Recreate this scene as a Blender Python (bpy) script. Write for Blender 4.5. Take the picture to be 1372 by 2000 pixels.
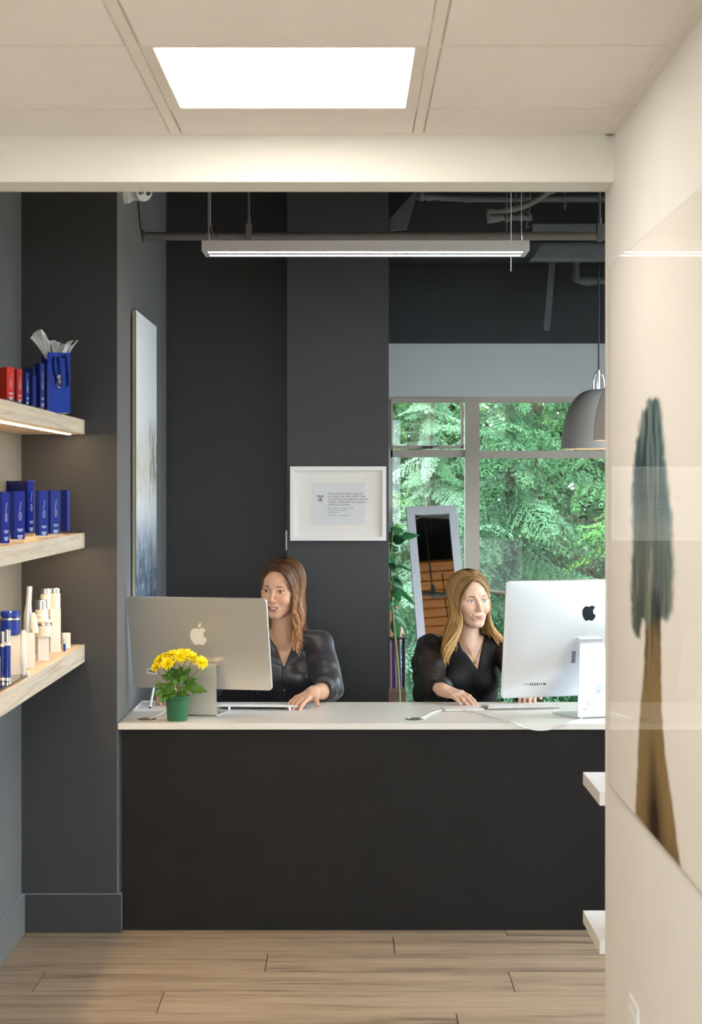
import bpy, bmesh, math, random
import numpy as np
from mathutils import Vector, Matrix

for _o in list(bpy.data.objects):
    bpy.data.objects.remove(_o, do_unlink=True)
scene = bpy.context.scene
COL = scene.collection
R = math.radians
PI = math.pi
random.seed(7)
rng = np.random.default_rng(11)

# ------------------------------------------------------------------ camera
# one-point view: focal length from the 27-inch computer, the 2 ft ceiling grid and the plank width
F, CX, CY, EYE = 3535.0, 686.0, 951.0, 1.6
cam_data = bpy.data.cameras.new('camera')
cam = bpy.data.objects.new('camera', cam_data)
COL.objects.link(cam)
cam.location = (0, 0, EYE)
cam.rotation_euler = (R(90), 0, 0)
cam_data.sensor_fit = 'VERTICAL'
cam_data.sensor_height = 36.0
cam_data.sensor_width = 36.0
cam_data.lens = 36.0 * F / 2000.0
cam_data.shift_y = -(1000.0 - CY) / 2000.0
cam_data.dof.use_dof = True
cam_data.dof.focus_distance = 7.0
cam_data.dof.aperture_fstop = 6.0
cam_data.clip_start = 0.05
scene.camera = cam
scene.view_settings.view_transform = 'Standard'
scene.view_settings.look = 'None'
scene.view_settings.gamma = 1.0
scene.view_settings.exposure = 0.9
scene.view_settings.use_curve_mapping = False

# ------------------------------------------------------------------ light
SKY = 5.5
TROFFER = 7.2
PENDANT = 9.0
LED = 42.0
world = bpy.data.worlds.new('world')
scene.world = world
world.use_nodes = True
wn = world.node_tree
wn.nodes['Background'].inputs['Color'].default_value = (0.80, 0.90, 1.0, 1)
wn.nodes['Background'].inputs['Strength'].default_value = SKY
sun_d = bpy.data.lights.new('sun', 'SUN')
sun_d.energy = 5.0
sun_d.angle = R(8)
sun_d.color = (1, 0.93, 0.8)
sun = bpy.data.objects.new('sun', sun_d)
COL.objects.link(sun)
sun.location = (0, 3, 8)
sun.rotation_euler = (R(38), 0, R(-24))     # high, from behind the building: it lights the garden and enters by the added rear window

# ------------------------------------------------------------------ helpers
def at(px, py, Y):
    return Vector(((px - CX) / F * Y, Y, EYE - (py - CY) / F * Y))
def Yz(py, z):
    return (EYE - z) * F / (py - CY)
def Yx(px, X):
    return X * F / (px - CX)
def Xp(px, Y):
    return (px - CX) / F * Y
def Zp(py, Y):
    return EYE - (py - CY) / F * Y

def nd(nt, t, **kw):
    n = nt.nodes.new(t)
    for k, v in kw.items():
        setattr(n, k, v)
    return n

def mat(name, col, rough=0.5, metal=0.0, spec=0.5, emit=None, strength=0.0, noise=0.0, nscale=40.0,
        bump=0.0, bscale=200.0, attr=None, coat=0.0, trans=0.0, ior=1.45, sheen=0.0, stretch=None, sss=0.0, alpha=1.0):
    m = bpy.data.materials.new(name)
    m.use_nodes = True
    nt = m.node_tree
    b = nt.nodes['Principled BSDF']
    b.inputs['Base Color'].default_value = (*col, 1)
    b.inputs['Roughness'].default_value = rough
    b.inputs['Metallic'].default_value = metal
    b.inputs['Specular IOR Level'].default_value = spec
    b.inputs['Coat Weight'].default_value = coat
    b.inputs['Transmission Weight'].default_value = trans
    b.inputs['IOR'].default_value = ior
    b.inputs['Alpha'].default_value = alpha
    if sheen:
        b.inputs['Sheen Weight'].default_value = sheen
        b.inputs['Sheen Tint'].default_value = (0.84, 0.92, 1.0, 1)
    if sss:
        b.inputs['Subsurface Weight'].default_value = sss
        b.inputs['Subsurface Radius'].default_value = (0.012, 0.005, 0.003)
        b.inputs['Subsurface Scale'].default_value = 1.0
    if emit is not None:
        b.inputs['Emission Color'].default_value = (*emit, 1)
        b.inputs['Emission Strength'].default_value = strength
    co = nd(nt, 'ShaderNodeTexCoord')
    vec = co.outputs['Object']
    if stretch:
        mp = nd(nt, 'ShaderNodeMapping')
        mp.inputs['Scale'].default_value = stretch
        nt.links.new(vec, mp.inputs['Vector'])
        vec = mp.outputs['Vector']
    base = None
    if attr:
        a = nd(nt, 'ShaderNodeAttribute', attribute_name=attr)
        base = a.outputs['Color']
        nt.links.new(base, b.inputs['Base Color'])
    if noise:
        n = nd(nt, 'ShaderNodeTexNoise')
        n.inputs['Scale'].default_value = nscale
        n.inputs['Detail'].default_value = 5
        nt.links.new(vec, n.inputs['Vector'])
        mr = nd(nt, 'ShaderNodeMapRange')
        mr.inputs['From Min'].default_value = 0.25
        mr.inputs['From Max'].default_value = 0.75
        mr.inputs['To Min'].default_value = 1 - noise
        mr.inputs['To Max'].default_value = 1 + noise
        nt.links.new(n.outputs['Fac'], mr.inputs['Value'])
        mx = nd(nt, 'ShaderNodeMix', data_type='RGBA', blend_type='MULTIPLY')
        mx.inputs['Factor'].default_value = 1
        if base is None:
            mx.inputs['A'].default_value = (*col, 1)
        else:
            nt.links.new(base, mx.inputs['A'])
        nt.links.new(mr.outputs['Result'], mx.inputs['B'])
        nt.links.new(mx.outputs['Result'], b.inputs['Base Color'])
    if bump:
        n = nd(nt, 'ShaderNodeTexNoise')
        n.inputs['Scale'].default_value = bscale
        n.inputs['Detail'].default_value = 4
        nt.links.new(vec, n.inputs['Vector'])
        bp = nd(nt, 'ShaderNodeBump')
        bp.inputs['Strength'].default_value = bump
        bp.inputs['Distance'].default_value = 0.002
        nt.links.new(n.outputs['Fac'], bp.inputs['Height'])
        nt.links.new(bp.outputs['Normal'], b.inputs['Normal'])
    return m

def glass_mat(name, tint=(0.96, 0.98, 0.97), refl=1.0, ior=1.5, rough=0.0):
    """thin pane: mirror part by Fresnel, the rest passes straight through"""
    m = bpy.data.materials.new(name)
    m.use_nodes = True
    nt = m.node_tree
    nt.nodes.clear()
    out = nd(nt, 'ShaderNodeOutputMaterial')
    tr = nd(nt, 'ShaderNodeBsdfTransparent')
    tr.inputs['Color'].default_value = (*tint, 1)
    gl = nd(nt, 'ShaderNodeBsdfGlossy')
    gl.inputs['Roughness'].default_value = rough
    lw = nd(nt, 'ShaderNodeLayerWeight')
    lw.inputs['Blend'].default_value = 0.5
    pw = nd(nt, 'ShaderNodeMath', operation='POWER')
    pw.inputs[1].default_value = 5.0
    nt.links.new(lw.outputs['Facing'], pw.inputs[0])
    mu = nd(nt, 'ShaderNodeMath', operation='MULTIPLY_ADD')      # Schlick on either face of the sheet
    mu.inputs[1].default_value = 0.96 * min(refl, 1.0)
    mu.inputs[2].default_value = 0.04 * refl
    mu.use_clamp = True
    nt.links.new(pw.outputs['Value'], mu.inputs[0])
    mx = nd(nt, 'ShaderNodeMixShader')
    nt.links.new(mu.outputs['Value'], mx.inputs['Fac'])
    nt.links.new(tr.outputs['BSDF'], mx.inputs[1])
    nt.links.new(gl.outputs['BSDF'], mx.inputs[2])
    nt.links.new(mx.outputs['Shader'], out.inputs['Surface'])
    return m

def wood_mat(name, c1, c2, c3, scale=(1.2, 14, 14), rough=0.45, seed_attr=True, bump=0.05, spec=0.4):
    m = bpy.data.materials.new(name)
    m.use_nodes = True
    nt = m.node_tree
    b = nt.nodes['Principled BSDF']
    b.inputs['Roughness'].default_value = rough
    b.inputs['Specular IOR Level'].default_value = spec
    co = nd(nt, 'ShaderNodeTexCoord')
    oi = nd(nt, 'ShaderNodeObjectInfo')
    mp = nd(nt, 'ShaderNodeMapping')
    mp.inputs['Scale'].default_value = scale
    add = nd(nt, 'ShaderNodeVectorMath', operation='MULTIPLY_ADD')
    nt.links.new(co.outputs['Object'], mp.inputs['Vector'])
    cmb = nd(nt, 'ShaderNodeCombineXYZ')
    for i in range(3):
        nt.links.new(oi.outputs['Random'], cmb.inputs[i])
    add.inputs[1].default_value = (37, 51, 29)
    nt.links.new(cmb.outputs['Vector'], add.inputs[0])
    nt.links.new(mp.outputs['Vector'], add.inputs[2])
    n1 = nd(nt, 'ShaderNodeTexNoise')
    n1.inputs['Scale'].default_value = 1.0
    n1.inputs['Detail'].default_value = 8
    n1.inputs['Roughness'].default_value = 0.65
    n1.inputs['Distortion'].default_value = 0.6
    nt.links.new(add.outputs['Vector'], n1.inputs['Vector'])
    n2 = nd(nt, 'ShaderNodeTexNoise')
    n2.inputs['Scale'].default_value = 6.0
    n2.inputs['Detail'].default_value = 4
    nt.links.new(add.outputs['Vector'], n2.inputs['Vector'])
    mixv = nd(nt, 'ShaderNodeMath', operation='MULTIPLY_ADD')
    mixv.inputs[1].default_value = 0.35
    nt.links.new(n2.outputs['Fac'], mixv.inputs[0])
    m2 = nd(nt, 'ShaderNodeMath', operation='MULTIPLY')
    m2.inputs[1].default_value = 0.65
    nt.links.new(n1.outputs['Fac'], m2.inputs[0])
    nt.links.new(m2.outputs['Value'], mixv.inputs[2])
    cr = nd(nt, 'ShaderNodeValToRGB')
    e = cr.color_ramp.elements
    e[0].position = 0.33
    e[0].color = (*c1, 1)
    e[1].position = 0.66
    e[1].color = (*c3, 1)
    k = cr.color_ramp.elements.new(0.48)
    k.color = (*c2, 1)
    nt.links.new(mixv.outputs['Value'], cr.inputs['Fac'])
    nt.links.new(cr.outputs['Color'], b.inputs['Base Color'])
    if bump:
        bp = nd(nt, 'ShaderNodeBump')
        bp.inputs['Strength'].default_value = bump
        bp.inputs['Distance'].default_value = 0.002
        nt.links.new(mixv.outputs['Value'], bp.inputs['Height'])
        nt.links.new(bp.outputs['Normal'], b.inputs['Normal'])
    return m

class MB:
    def __init__(self):
        self.v, self.f = [], []
    def add(self, vs, fs):
        o = len(self.v)
        self.v += [Vector(v) for v in vs]
        self.f += [[i + o for i in f] for f in fs]
        return self
    def box(self, x0, x1, y0, y1, z0, z1):
        vs = [(x, y, z) for x in (x0, x1) for y in (y0, y1) for z in (z0, z1)]
        return self.add(vs, [(0, 1, 3, 2), (4, 6, 7, 5), (0, 4, 5, 1), (2, 3, 7, 6), (0, 2, 6, 4), (1, 5, 7, 3)])
    def obox(self, c, ax, h):
        c = Vector(c)
        ax = [Vector(a).normalized() for a in ax]
        vs = [c + ax[0] * h[0] * i + ax[1] * h[1] * j + ax[2] * h[2] * k for i in (-1, 1) for j in (-1, 1) for k in (-1, 1)]
        return self.add(vs, [(0, 1, 3, 2), (4, 6, 7, 5), (0, 4, 5, 1), (2, 3, 7, 6), (0, 2, 6, 4), (1, 5, 7, 3)])
    def bar(self, a, b, w, h, up=(0, 0, 1)):
        a, b = Vector(a), Vector(b)
        d = (b - a)
        u = Vector(up)
        s = d.cross(u)
        if s.length < 1e-6:
            s = d.cross(Vector((1, 0, 0)))
        s.normalize()
        u = s.cross(d).normalized()
        return self.obox((a + b) / 2, (d, s, u), (d.length / 2, w / 2, h / 2))
    def tube(self, pts, r, n=8, cap=True, flat=1.0, up=None):
        pts = [Vector(p) for p in pts]
        m = len(pts)
        rs = list(r) if hasattr(r, '__len__') else [r] * m
        vs, fs = [], []
        t0 = (pts[1] - pts[0]).normalized()
        ref = Vector(up) if up is not None else (Vector((0, 0, 1)) if abs(t0.z) < 0.9 else Vector((1, 0, 0)))
        s = t0.cross(ref).normalized()
        for i in range(m):
            t = (pts[min(i + 1, m - 1)] - pts[max(i - 1, 0)])
            t = t.normalized() if t.length > 1e-9 else t0
            s = (s - t * s.dot(t))
            s = s.normalized() if s.length > 1e-9 else t.orthogonal().normalized()
            u = t.cross(s)
            for k in range(n):
                a = 2 * PI * k / n
                vs.append(pts[i] + s * math.cos(a) * rs[i] + u * math.sin(a) * rs[i] * flat)
        for i in range(m - 1):
            for k in range(n):
                a, b = i * n + k, i * n + (k + 1) % n
                fs.append((a, b, b + n, a + n))
        if cap:
            fs.append(tuple(range(n))[::-1])
            fs.append(tuple(range((m - 1) * n, m * n)))
        return self.add(vs, fs)
    def lathe(self, prof, c=(0, 0, 0), n=24, ax=None, cap=True):
        c = Vector(c)
        if ax is None:
            A, B, Z = Vector((1, 0, 0)), Vector((0, 1, 0)), Vector((0, 0, 1))
        else:
            Z = Vector(ax).normalized()
            A = Z.orthogonal().normalized()
            B = Z.cross(A)
        vs, fs = [], []
        for (r, z) in prof:
            for k in range(n):
                a = 2 * PI * k / n
                vs.append(c + A * (r * math.cos(a)) + B * (r * math.sin(a)) + Z * z)
        for i in range(len(prof) - 1):
            for k in range(n):
                a, b = i * n + k, i * n + (k + 1) % n
                fs.append((a, b, b + n, a + n))
        if cap:
            if prof[0][0] > 1e-5:
                fs.append(tuple(range(n))[::-1])
            if prof[-1][0] > 1e-5:
                fs.append(tuple(range((len(prof) - 1) * n, len(prof) * n)))
        return self.add(vs, fs)
    def prism(self, poly, o, u, v, th):
        """polygon (list of 2d) in plane o + u*a + v*b, extruded along u x v by th"""
        o, u, v = Vector(o), Vector(u).normalized(), Vector(v).normalized()
        w = u.cross(v)
        k = len(poly)
        vs = [o + u * a + v * b for a, b in poly] + [o + u * a + v * b + w * th for a, b in poly]
        fs = [tuple(range(k))[::-1], tuple(range(k, 2 * k))]
        fs += [(i, (i + 1) % k, (i + 1) % k + k, i + k) for i in range(k)]
        return self.add(vs, fs)
    def sphere(self, c, r, n=16, m=10, sc=(1, 1, 1), M=None):
        c = Vector(c)
        vs, fs = [], []
        for i in range(m + 1):
            th = PI * i / m
            for k in range(n):
                a = 2 * PI * k / n
                p = Vector((math.sin(th) * math.cos(a) * r * sc[0], math.sin(th) * math.sin(a) * r * sc[1], math.cos(th) * r * sc[2]))
                if M is not None:
                    p = M @ p
                vs.append(c + p)
        for i in range(m):
            for k in range(n):
                a, b = i * n + k, i * n + (k + 1) % n
                fs.append((a, a + n, b + n, b))
        return self.add(vs, fs)

def setp(o, label=None, cat=None, group=None, kind=None):
    if label: o['label'] = label
    if cat: o['category'] = cat
    if group: o['group'] = group
    if kind: o['kind'] = kind
    return o

WM = {}
def wmat(o):
    return WM.get(o.name, Matrix.Identity(4))

def thing(name, label, cat, loc=(0, 0, 0), rotz=0.0, group=None, rot=None):
    o = bpy.data.objects.new(name, None)
    COL.objects.link(o)
    o.empty_display_size = 0.05
    M = Matrix.Translation(Vector(loc)) @ (rot.to_4x4() if rot is not None else Matrix.Rotation(rotz, 4, 'Z'))
    o.matrix_world = M
    WM[o.name] = M
    return setp(o, label, cat, group)

def finish(me, smooth, auto):
    if smooth:
        me.polygons.foreach_set('use_smooth', [True] * len(me.polygons))
        if auto:
            try:
                me.set_sharp_from_angle(angle=R(auto))
            except Exception:
                pass

def build(name, mb, material, parent=None, world=False, smooth=False, bevel=0.0, seg=2, loc=None, auto=35, recalc=True, dedupe=True):
    """mesh object from an MB. world=True: verts are world coordinates and are moved into the parent's frame.
    Without a parent, loc is the object's origin (default: middle of the base)."""
    vs = [Vector(v) for v in mb.v]
    M = None
    if parent is not None:
        if world:
            Mi = wmat(parent).inverted()
            vs = [Mi @ v for v in vs]
    else:
        if loc is None:
            xs = [v.x for v in vs]; ys = [v.y for v in vs]; zs = [v.z for v in vs]
            loc = Vector(((min(xs) + max(xs)) / 2, (min(ys) + max(ys)) / 2, min(zs)))
        vs = [v - Vector(loc) for v in vs]
    me = bpy.data.meshes.new(name)
    me.from_pydata([tuple(v) for v in vs], [], mb.f)
    if recalc:
        bm = bmesh.new()
        bm.from_mesh(me)
        if dedupe:
            bmesh.ops.remove_doubles(bm, verts=bm.verts, dist=1e-6)
        bmesh.ops.recalc_face_normals(bm, faces=bm.faces)
        bm.to_mesh(me)
        bm.free()
    finish(me, smooth, auto)
    me.materials.append(material)
    o = bpy.data.objects.new(name, me)
    COL.objects.link(o)
    if parent is not None:
        o.parent = parent
        WM[o.name] = wmat(parent)
    else:
        o.location = loc
        WM[o.name] = Matrix.Translation(Vector(loc))
    if bevel:
        md = o.modifiers.new('bevel', 'BEVEL')
        md.width = bevel
        md.segments = seg
        md.limit_method = 'ANGLE'
        md.angle_limit = R(40)
    return o

def npmesh(name, V, Fq, material, parent=None, cols=None, loc=None, smooth=True, colname='col'):
    """numpy mesh in world coordinates; cols = per-vertex rgb"""
    V = np.asarray(V, dtype=np.float32)
    if parent is not None:
        Mi = np.array(wmat(parent).inverted(), dtype=np.float64)
        V = V @ Mi[:3, :3].T + Mi[:3, 3]
    else:
        if loc is None:
            lo, hi = V.min(0), V.max(0)
            loc = ((lo[0] + hi[0]) / 2, (lo[1] + hi[1]) / 2, lo[2])
        V = V - np.asarray(loc, dtype=np.float32)
    Fq = np.asarray(Fq, dtype=np.int32)
    me = bpy.data.meshes.new(name)
    k = Fq.shape[1]
    me.vertices.add(len(V))
    me.vertices.foreach_set('co', np.ascontiguousarray(V, dtype=np.float32).ravel())
    me.loops.add(Fq.size)
    me.loops.foreach_set('vertex_index', Fq.ravel())
    me.polygons.add(len(Fq))
    me.polygons.foreach_set('loop_start', np.arange(0, Fq.size, k, dtype=np.int32))
    me.update(calc_edges=True)
    me.validate()
    if smooth:
        me.polygons.foreach_set('use_smooth', [True] * len(me.polygons))
    if cols is not None:
        ca = me.color_attributes.new(colname, 'FLOAT_COLOR', 'POINT')
        c4 = np.ones((len(V), 4), dtype=np.float32)
        c4[:, :3] = cols
        ca.data.foreach_set('color', c4.ravel())
    me.materials.append(material)
    o = bpy.data.objects.new(name, me)
    COL.objects.link(o)
    if parent is not None:
        o.parent = parent
        WM[o.name] = wmat(parent)
    else:
        o.location = loc
        WM[o.name] = Matrix.Translation(Vector(loc))
    return o

def text_mb(txt, size, o, u, v, th=0.0002, align='LEFT', bold=0.0):
    """lettering as thin geometry"""
    cu = bpy.data.curves.new('lettering', 'FONT')
    cu.body = txt
    cu.size = size
    cu.align_x = align
    cu.offset = bold
    cu.resolution_u = 2
    ob = bpy.data.objects.new('lettering_tmp', cu)
    COL.objects.link(ob)
    dg = bpy.context.evaluated_depsgraph_get()
    me = bpy.data.meshes.new_from_object(ob.evaluated_get(dg))
    o, u, v = Vector(o), Vector(u).normalized(), Vector(v).normalized()
    w = u.cross(v)
    mb = MB()
    mb.add([o + u * p.co.x + v * p.co.y + w * th for p in me.vertices], [tuple(p.vertices) for p in me.polygons])
    bpy.data.objects.remove(ob, do_unlink=True)
    bpy.data.curves.remove(cu)
    bpy.data.meshes.remove(me)
    return mb

def s2l(r, g, b):
    f = lambda c: (c / 255) / 12.92 if c / 255 <= 0.04045 else ((c / 255 + 0.055) / 1.055) ** 2.4
    return (f(r), f(g), f(b))

def smooth_path(pts, n=6):
    """Catmull-Rom through points"""
    P = [Vector(p) for p in pts]
    out = []
    for i in range(len(P) - 1):
        p0, p1, p2, p3 = P[max(i - 1, 0)], P[i], P[i + 1], P[min(i + 2, len(P) - 1)]
        for k in range(n):
            t = k / n
            out.append(0.5 * ((2 * p1) + (p2 - p0) * t + (2 * p0 - 5 * p1 + 4 * p2 - p3) * t * t + (3 * p1 - p0 - 3 * p2 + p3) * t ** 3))
    out.append(P[-1])
    return out

# ------------------------------------------------------------------ materials
M_white = mat('white_wall_paint', (0.80, 0.783, 0.75), 0.55, spec=0.35, noise=0.02, nscale=6, bump=0.03, bscale=300)
M_trimw = mat('header_paint', (0.80, 0.785, 0.745), 0.5, noise=0.02, nscale=5)
M_char = mat('charcoal_wall_paint', (0.036, 0.036, 0.039), 0.5, spec=0.5, noise=0.05, nscale=5, bump=0.05, bscale=350, sheen=0.5)
M_black = mat('black_desk_laminate', (0.013, 0.0115, 0.011), 0.55, spec=0.25, noise=0.12, nscale=8, bump=0.04, bscale=500)
M_greyw = mat('pale_grey_wall_paint', (0.56, 0.58, 0.61), 0.6, noise=0.03, nscale=4)
M_ceil_dk = mat('dark_ceiling_paint', (0.030, 0.033, 0.040), 0.6, noise=0.1, nscale=5)
M_steel_dk = mat('painted_steel', (0.11, 0.12, 0.135), 0.45, noise=0.1, nscale=12)
M_pipe = mat('painted_pipe', (0.15, 0.145, 0.14), 0.4, noise=0.1, nscale=20)
M_tile = mat('ceiling_tile_board', (0.79, 0.765, 0.73), 0.85, spec=0.2, noise=0.02, nscale=9, bump=0.15, bscale=420)
M_tbar = mat('ceiling_grid_steel', (0.78, 0.745, 0.69), 0.55, noise=0.02, nscale=9)
M_counter = mat('white_quartz', (0.80, 0.775, 0.735), 0.28, spec=0.5, noise=0.025, nscale=25)
M_window = mat('taupe_window_frame', (0.46, 0.41, 0.36), 0.45, noise=0.05, nscale=12)
M_plank = wood_mat('floor_plank_wood', s2l(102, 88, 76), s2l(162, 141, 119), s2l(188, 166, 141), scale=(1.0, 17, 17), rough=0.42, bump=0.04)
M_joint = mat('floor_joint', (0.05, 0.04, 0.033), 0.9, noise=0.1)
M_shelf = wood_mat('pale_shelf_wood', s2l(168, 146, 122), s2l(212, 194, 172), s2l(228, 214, 196), scale=(55, 1.3, 70), rough=0.5, bump=0.03)
M_wplast = mat('white_plastic', (0.80, 0.80, 0.79), 0.35, noise=0.01)
M_wblock = mat('white_acrylic_block', (0.83, 0.80, 0.76), 0.25, noise=0.01)
M_chrome = mat('chrome', (0.86, 0.86, 0.87), 0.12, metal=1.0, noise=0.02)
M_alu = mat('satin_aluminium', (0.66, 0.64, 0.60), 0.34, metal=0.55, noise=0.01, nscale=300)
M_alu_w = mat('bright_aluminium', (0.80, 0.81, 0.84), 0.30, metal=0.7, noise=0.01, nscale=300)
M_blk = mat('black_plastic', (0.012, 0.012, 0.014), 0.35, noise=0.05)
M_glass = glass_mat('window_glass', refl=0.8)
M_pglass = glass_mat('picture_glass', tint=(0.995, 0.995, 0.995), refl=0.25, ior=1.5, rough=0.0)
# ------------------------------------------------------------------ structure
XL, XR = -1.186, 0.662          # side walls of the front room
XP = -0.842                     # side wall behind the desk
YH0, YH1 = 4.557, 4.71          # header
ZC = 2.487                      # tiled ceiling
ZH = 2.368                      # underside of the header
YP = 6.51                       # pillar face
YB, YCOL, YW = 8.245, 7.9, 9.6  # back wall, column face, window wall
ZT = 3.25                       # dark open ceiling
XE = 2.6                        # far right wall

def struct(name, mb, m, parent=None, **kw):
    o = build(name, mb, m, parent, world=True, **kw)
    if parent is None:
        o['kind'] = 'structure'
    return o

# floor: slab + planks
floor = struct('floor', MB().box(XL - .15, XE + .15, -1.6, YW + .1, -0.10, -0.004), M_joint)
rows = []
y = 6.442
while y < YW: y += 0.235
joints = {6.442: [0.15, 1.55], 6.208: [-0.285], 5.973: [-1.01, 0.52], 5.736: [-0.592], 5.502: [0.32]}
G = 0.0016
while y > -1.5:
    y1, y0 = y, y - 0.235
    js = None
    for k, v in joints.items():
        if abs(k - y1) < 0.01: js = list(v)
    # joints listed by the row whose far edge is y1
    if js is None:
        js = [random.uniform(-1.1, 0.0)]
    xs = sorted(js)
    while xs[0] > XL + 0.2: xs.insert(0, xs[0] - random.uniform(1.35, 1.55) if xs[0] - 1.4 < XL else xs[0] - 1.5)
    while xs[-1] < XE: xs.append(xs[-1] + 1.5)
    xs = [max(XL, min(XE, x)) for x in xs]
    xs = sorted(set(xs))
    if xs[0] > XL: xs.insert(0, XL)
    for a, b in zip(xs[:-1], xs[1:]):
        if b - a < 0.02: continue
        mb = MB().box(a + G, b - G, max(y0 + .0004, -1.5), min(y1 - .0004, YW), -0.004, 0.0)
        p = build('plank', mb, M_plank, floor, world=True)
    y -= 0.235

# ceiling over the front room: deck, tiles, grid bars
ceiling = struct('ceiling', MB().box(XL - .15, XR + .15, -1.6, YH0, 2.60, 2.68), M_tile)
gx = [XL, -1.049, -0.440, 0.1687, XR]
gy = [YH0, 4.26]
while gy[-1] > -1.4: gy.append(gy[-1] - 0.6096)
gy[-1] = -1.5
TROFFERS = [(2, 1, 'recessed square ceiling light glowing white above the header opening')]
holes = {(2, 1), (2, 4), (2, 6), (2, 8)}
for i in range(len(gx) - 1):
    for j in range(len(gy) - 1):
        if (i, j) in holes: continue
        if gx[i + 1] - gx[i] < .03: continue
        b = MB().box(gx[i] + .0145, gx[i + 1] - .0145, gy[j + 1] + .0085, gy[j] - .0085, ZC + .0015, ZC + .02)
        build('ceiling_tile', b, M_tile, ceiling, world=True, bevel=.002, seg=1)
for x in gx[1:-1]:
    build('grid_bar', MB().box(x - .012, x + .012, gy[-1], gy[0], ZC, ZC + .03), M_tbar, ceiling, world=True)
for yy in gy[1:-1]:
    for i in range(len(gx) - 1):
        build('grid_bar', MB().box(gx[i] + .012, gx[i + 1] - .012, yy - .0045, yy + .0045, ZC + .001, ZC + .03), M_tbar, ceiling, world=True)
build('wall_angle', MB().box(XR - .022, XR, gy[-1], YH0, ZC - .002, ZC + .03), M_tbar, ceiling, world=True)
build('wall_angle', MB().box(XL, XL + .022, gy[-1], YH0, ZC - .002, ZC + .03), M_tbar, ceiling, world=True)
build('wall_angle', MB().box(XL, XR, YH0 - .016, YH0, ZC - .002, ZC + .03), M_tbar, ceiling, world=True)

# walls of the front room
wr = MB().box(XR, XR + .15, -1.6, YH1, 0, 2.68)
struct('wall_right', wr, M_white)
struct('wall_left', MB().box(XL - .15, XL, -1.6, YH1, 0, 2.68), M_white)
rb = MB()
rb.box(XL - .15, -1.15, -1.6, -1.5, 0, 2.68).box(.62, XR + .15, -1.6, -1.5, 0, 2.68)
rb.box(-1.15, .62, -1.6, -1.5, 0, .06).box(-1.15, .62, -1.6, -1.5, 2.42, 2.68)
struct('wall_rear', rb, M_white)
w3 = struct('window_added', MB().box(-1.15, -1.10, -1.58, -1.52, .06, 2.42).box(.57, .62, -1.58, -1.52, .06, 2.42).box(-.29, -.24, -1.58, -1.52, .11, 2.37)
            .box(-1.10, .57, -1.58, -1.52, .06, .11).box(-1.10, .57, -1.58, -1.52, 2.37, 2.42), M_window)  # unseen window, added to fill the room with light from behind
build('pane', MB().box(-1.10, -.29, -1.553, -1.547, .11, 2.37), M_glass, w3, world=True)
build('pane', MB().box(-.24, .57, -1.553, -1.547, .11, 2.37), M_glass, w3, world=True)
# header across the opening
struct('wall_header', MB().box(XL - .15, XR, YH0, YH1, ZH, ZT), M_trimw)
struct('wall_partition', MB().box(XR + .15, XE + .15, YH0, YH1, 0, ZT).box(XR, XR + .15, YH0, YH1, 2.68, ZT), M_white)

# charcoal walls behind
struct('wall_niche', MB().box(XL - .15, XL, YH1, YP, 0, ZT), M_char)
struct('wall_pillar', MB().box(XL - .15, XP, YP, YB + .1, 0, ZT), M_char)
struct('wall_back', MB().box(XP, -.279, YB, YB + .1, 0, ZT), M_char)
col_o = struct('wall_column', MB().box(-.279, .165, YCOL, YW + .1, 0, ZT), M_char)
bb = MB().box(XL, XL + .016, YH1, YP, 0, .138)
struct('baseboard_left', bb, M_char, bevel=.002)
struct('baseboard_pillar', MB().box(XL + .016, XP + .017, YP - .018, YP, 0, .138).box(XP, XP + .017, YP, YP + .02, 0, .138), M_char, bevel=.002)

# window wall with openings
WZ0, WZ1, WX0, WX1 = 0.25, 2.078, 0.209, 2.25
ww = MB().box(.165, XE + .15, YW, YW + .1, 2.36, ZT)
struct('wall_window_upper', ww, M_ceil_dk)
ww = MB().box(.165, XE + .15, YW, YW + .1, WZ1, 2.36).box(.165, WX0, YW, YW + .1, 0, WZ1).box(WX1, XE + .15, YW, YW + .1, 0, WZ1).box(WX0, WX1, YW, YW + .1, 0, WZ0)
struct('wall_window', ww, M_greyw)
# far right wall with a tall window
er = MB().box(XE, XE + .15, YH1, 4.9, 0, ZT).box(XE, XE + .15, 8.46, YW + .1, 0, ZT).box(XE, XE + .15, 4.9, 8.46, 0, .4).box(XE, XE + .15, 4.9, 8.46, 2.8, ZT)
struct('wall_east', er, M_greyw)
w2 = MB()
for y0 in (4.9, 6.07, 7.24, 8.41): w2.box(XE + .04, XE + .10, y0, y0 + .05, .4, 2.8)
w2.box(XE + .04, XE + .10, 4.9, 8.46, .4, .45).box(XE + .04, XE + .10, 4.9, 8.46, 2.75, 2.8)
w2o = struct('window_2', w2, M_window)
for y0, y1 in ((4.95, 6.07), (6.12, 7.24), (7.29, 8.41)):
    build('pane', MB().box(XE + .067, XE + .073, y0, y1, .45, 2.75), M_glass, w2o, world=True)
struct('ceiling_dark', MB().box(XL - .15, XE + .15, YH1, YW + .1, ZT, ZT + .1), M_ceil_dk)
struct('ceiling_soffit', MB().box(.165, XE, 8.62, YW, 2.765, ZT), M_ceil_dk)

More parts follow.
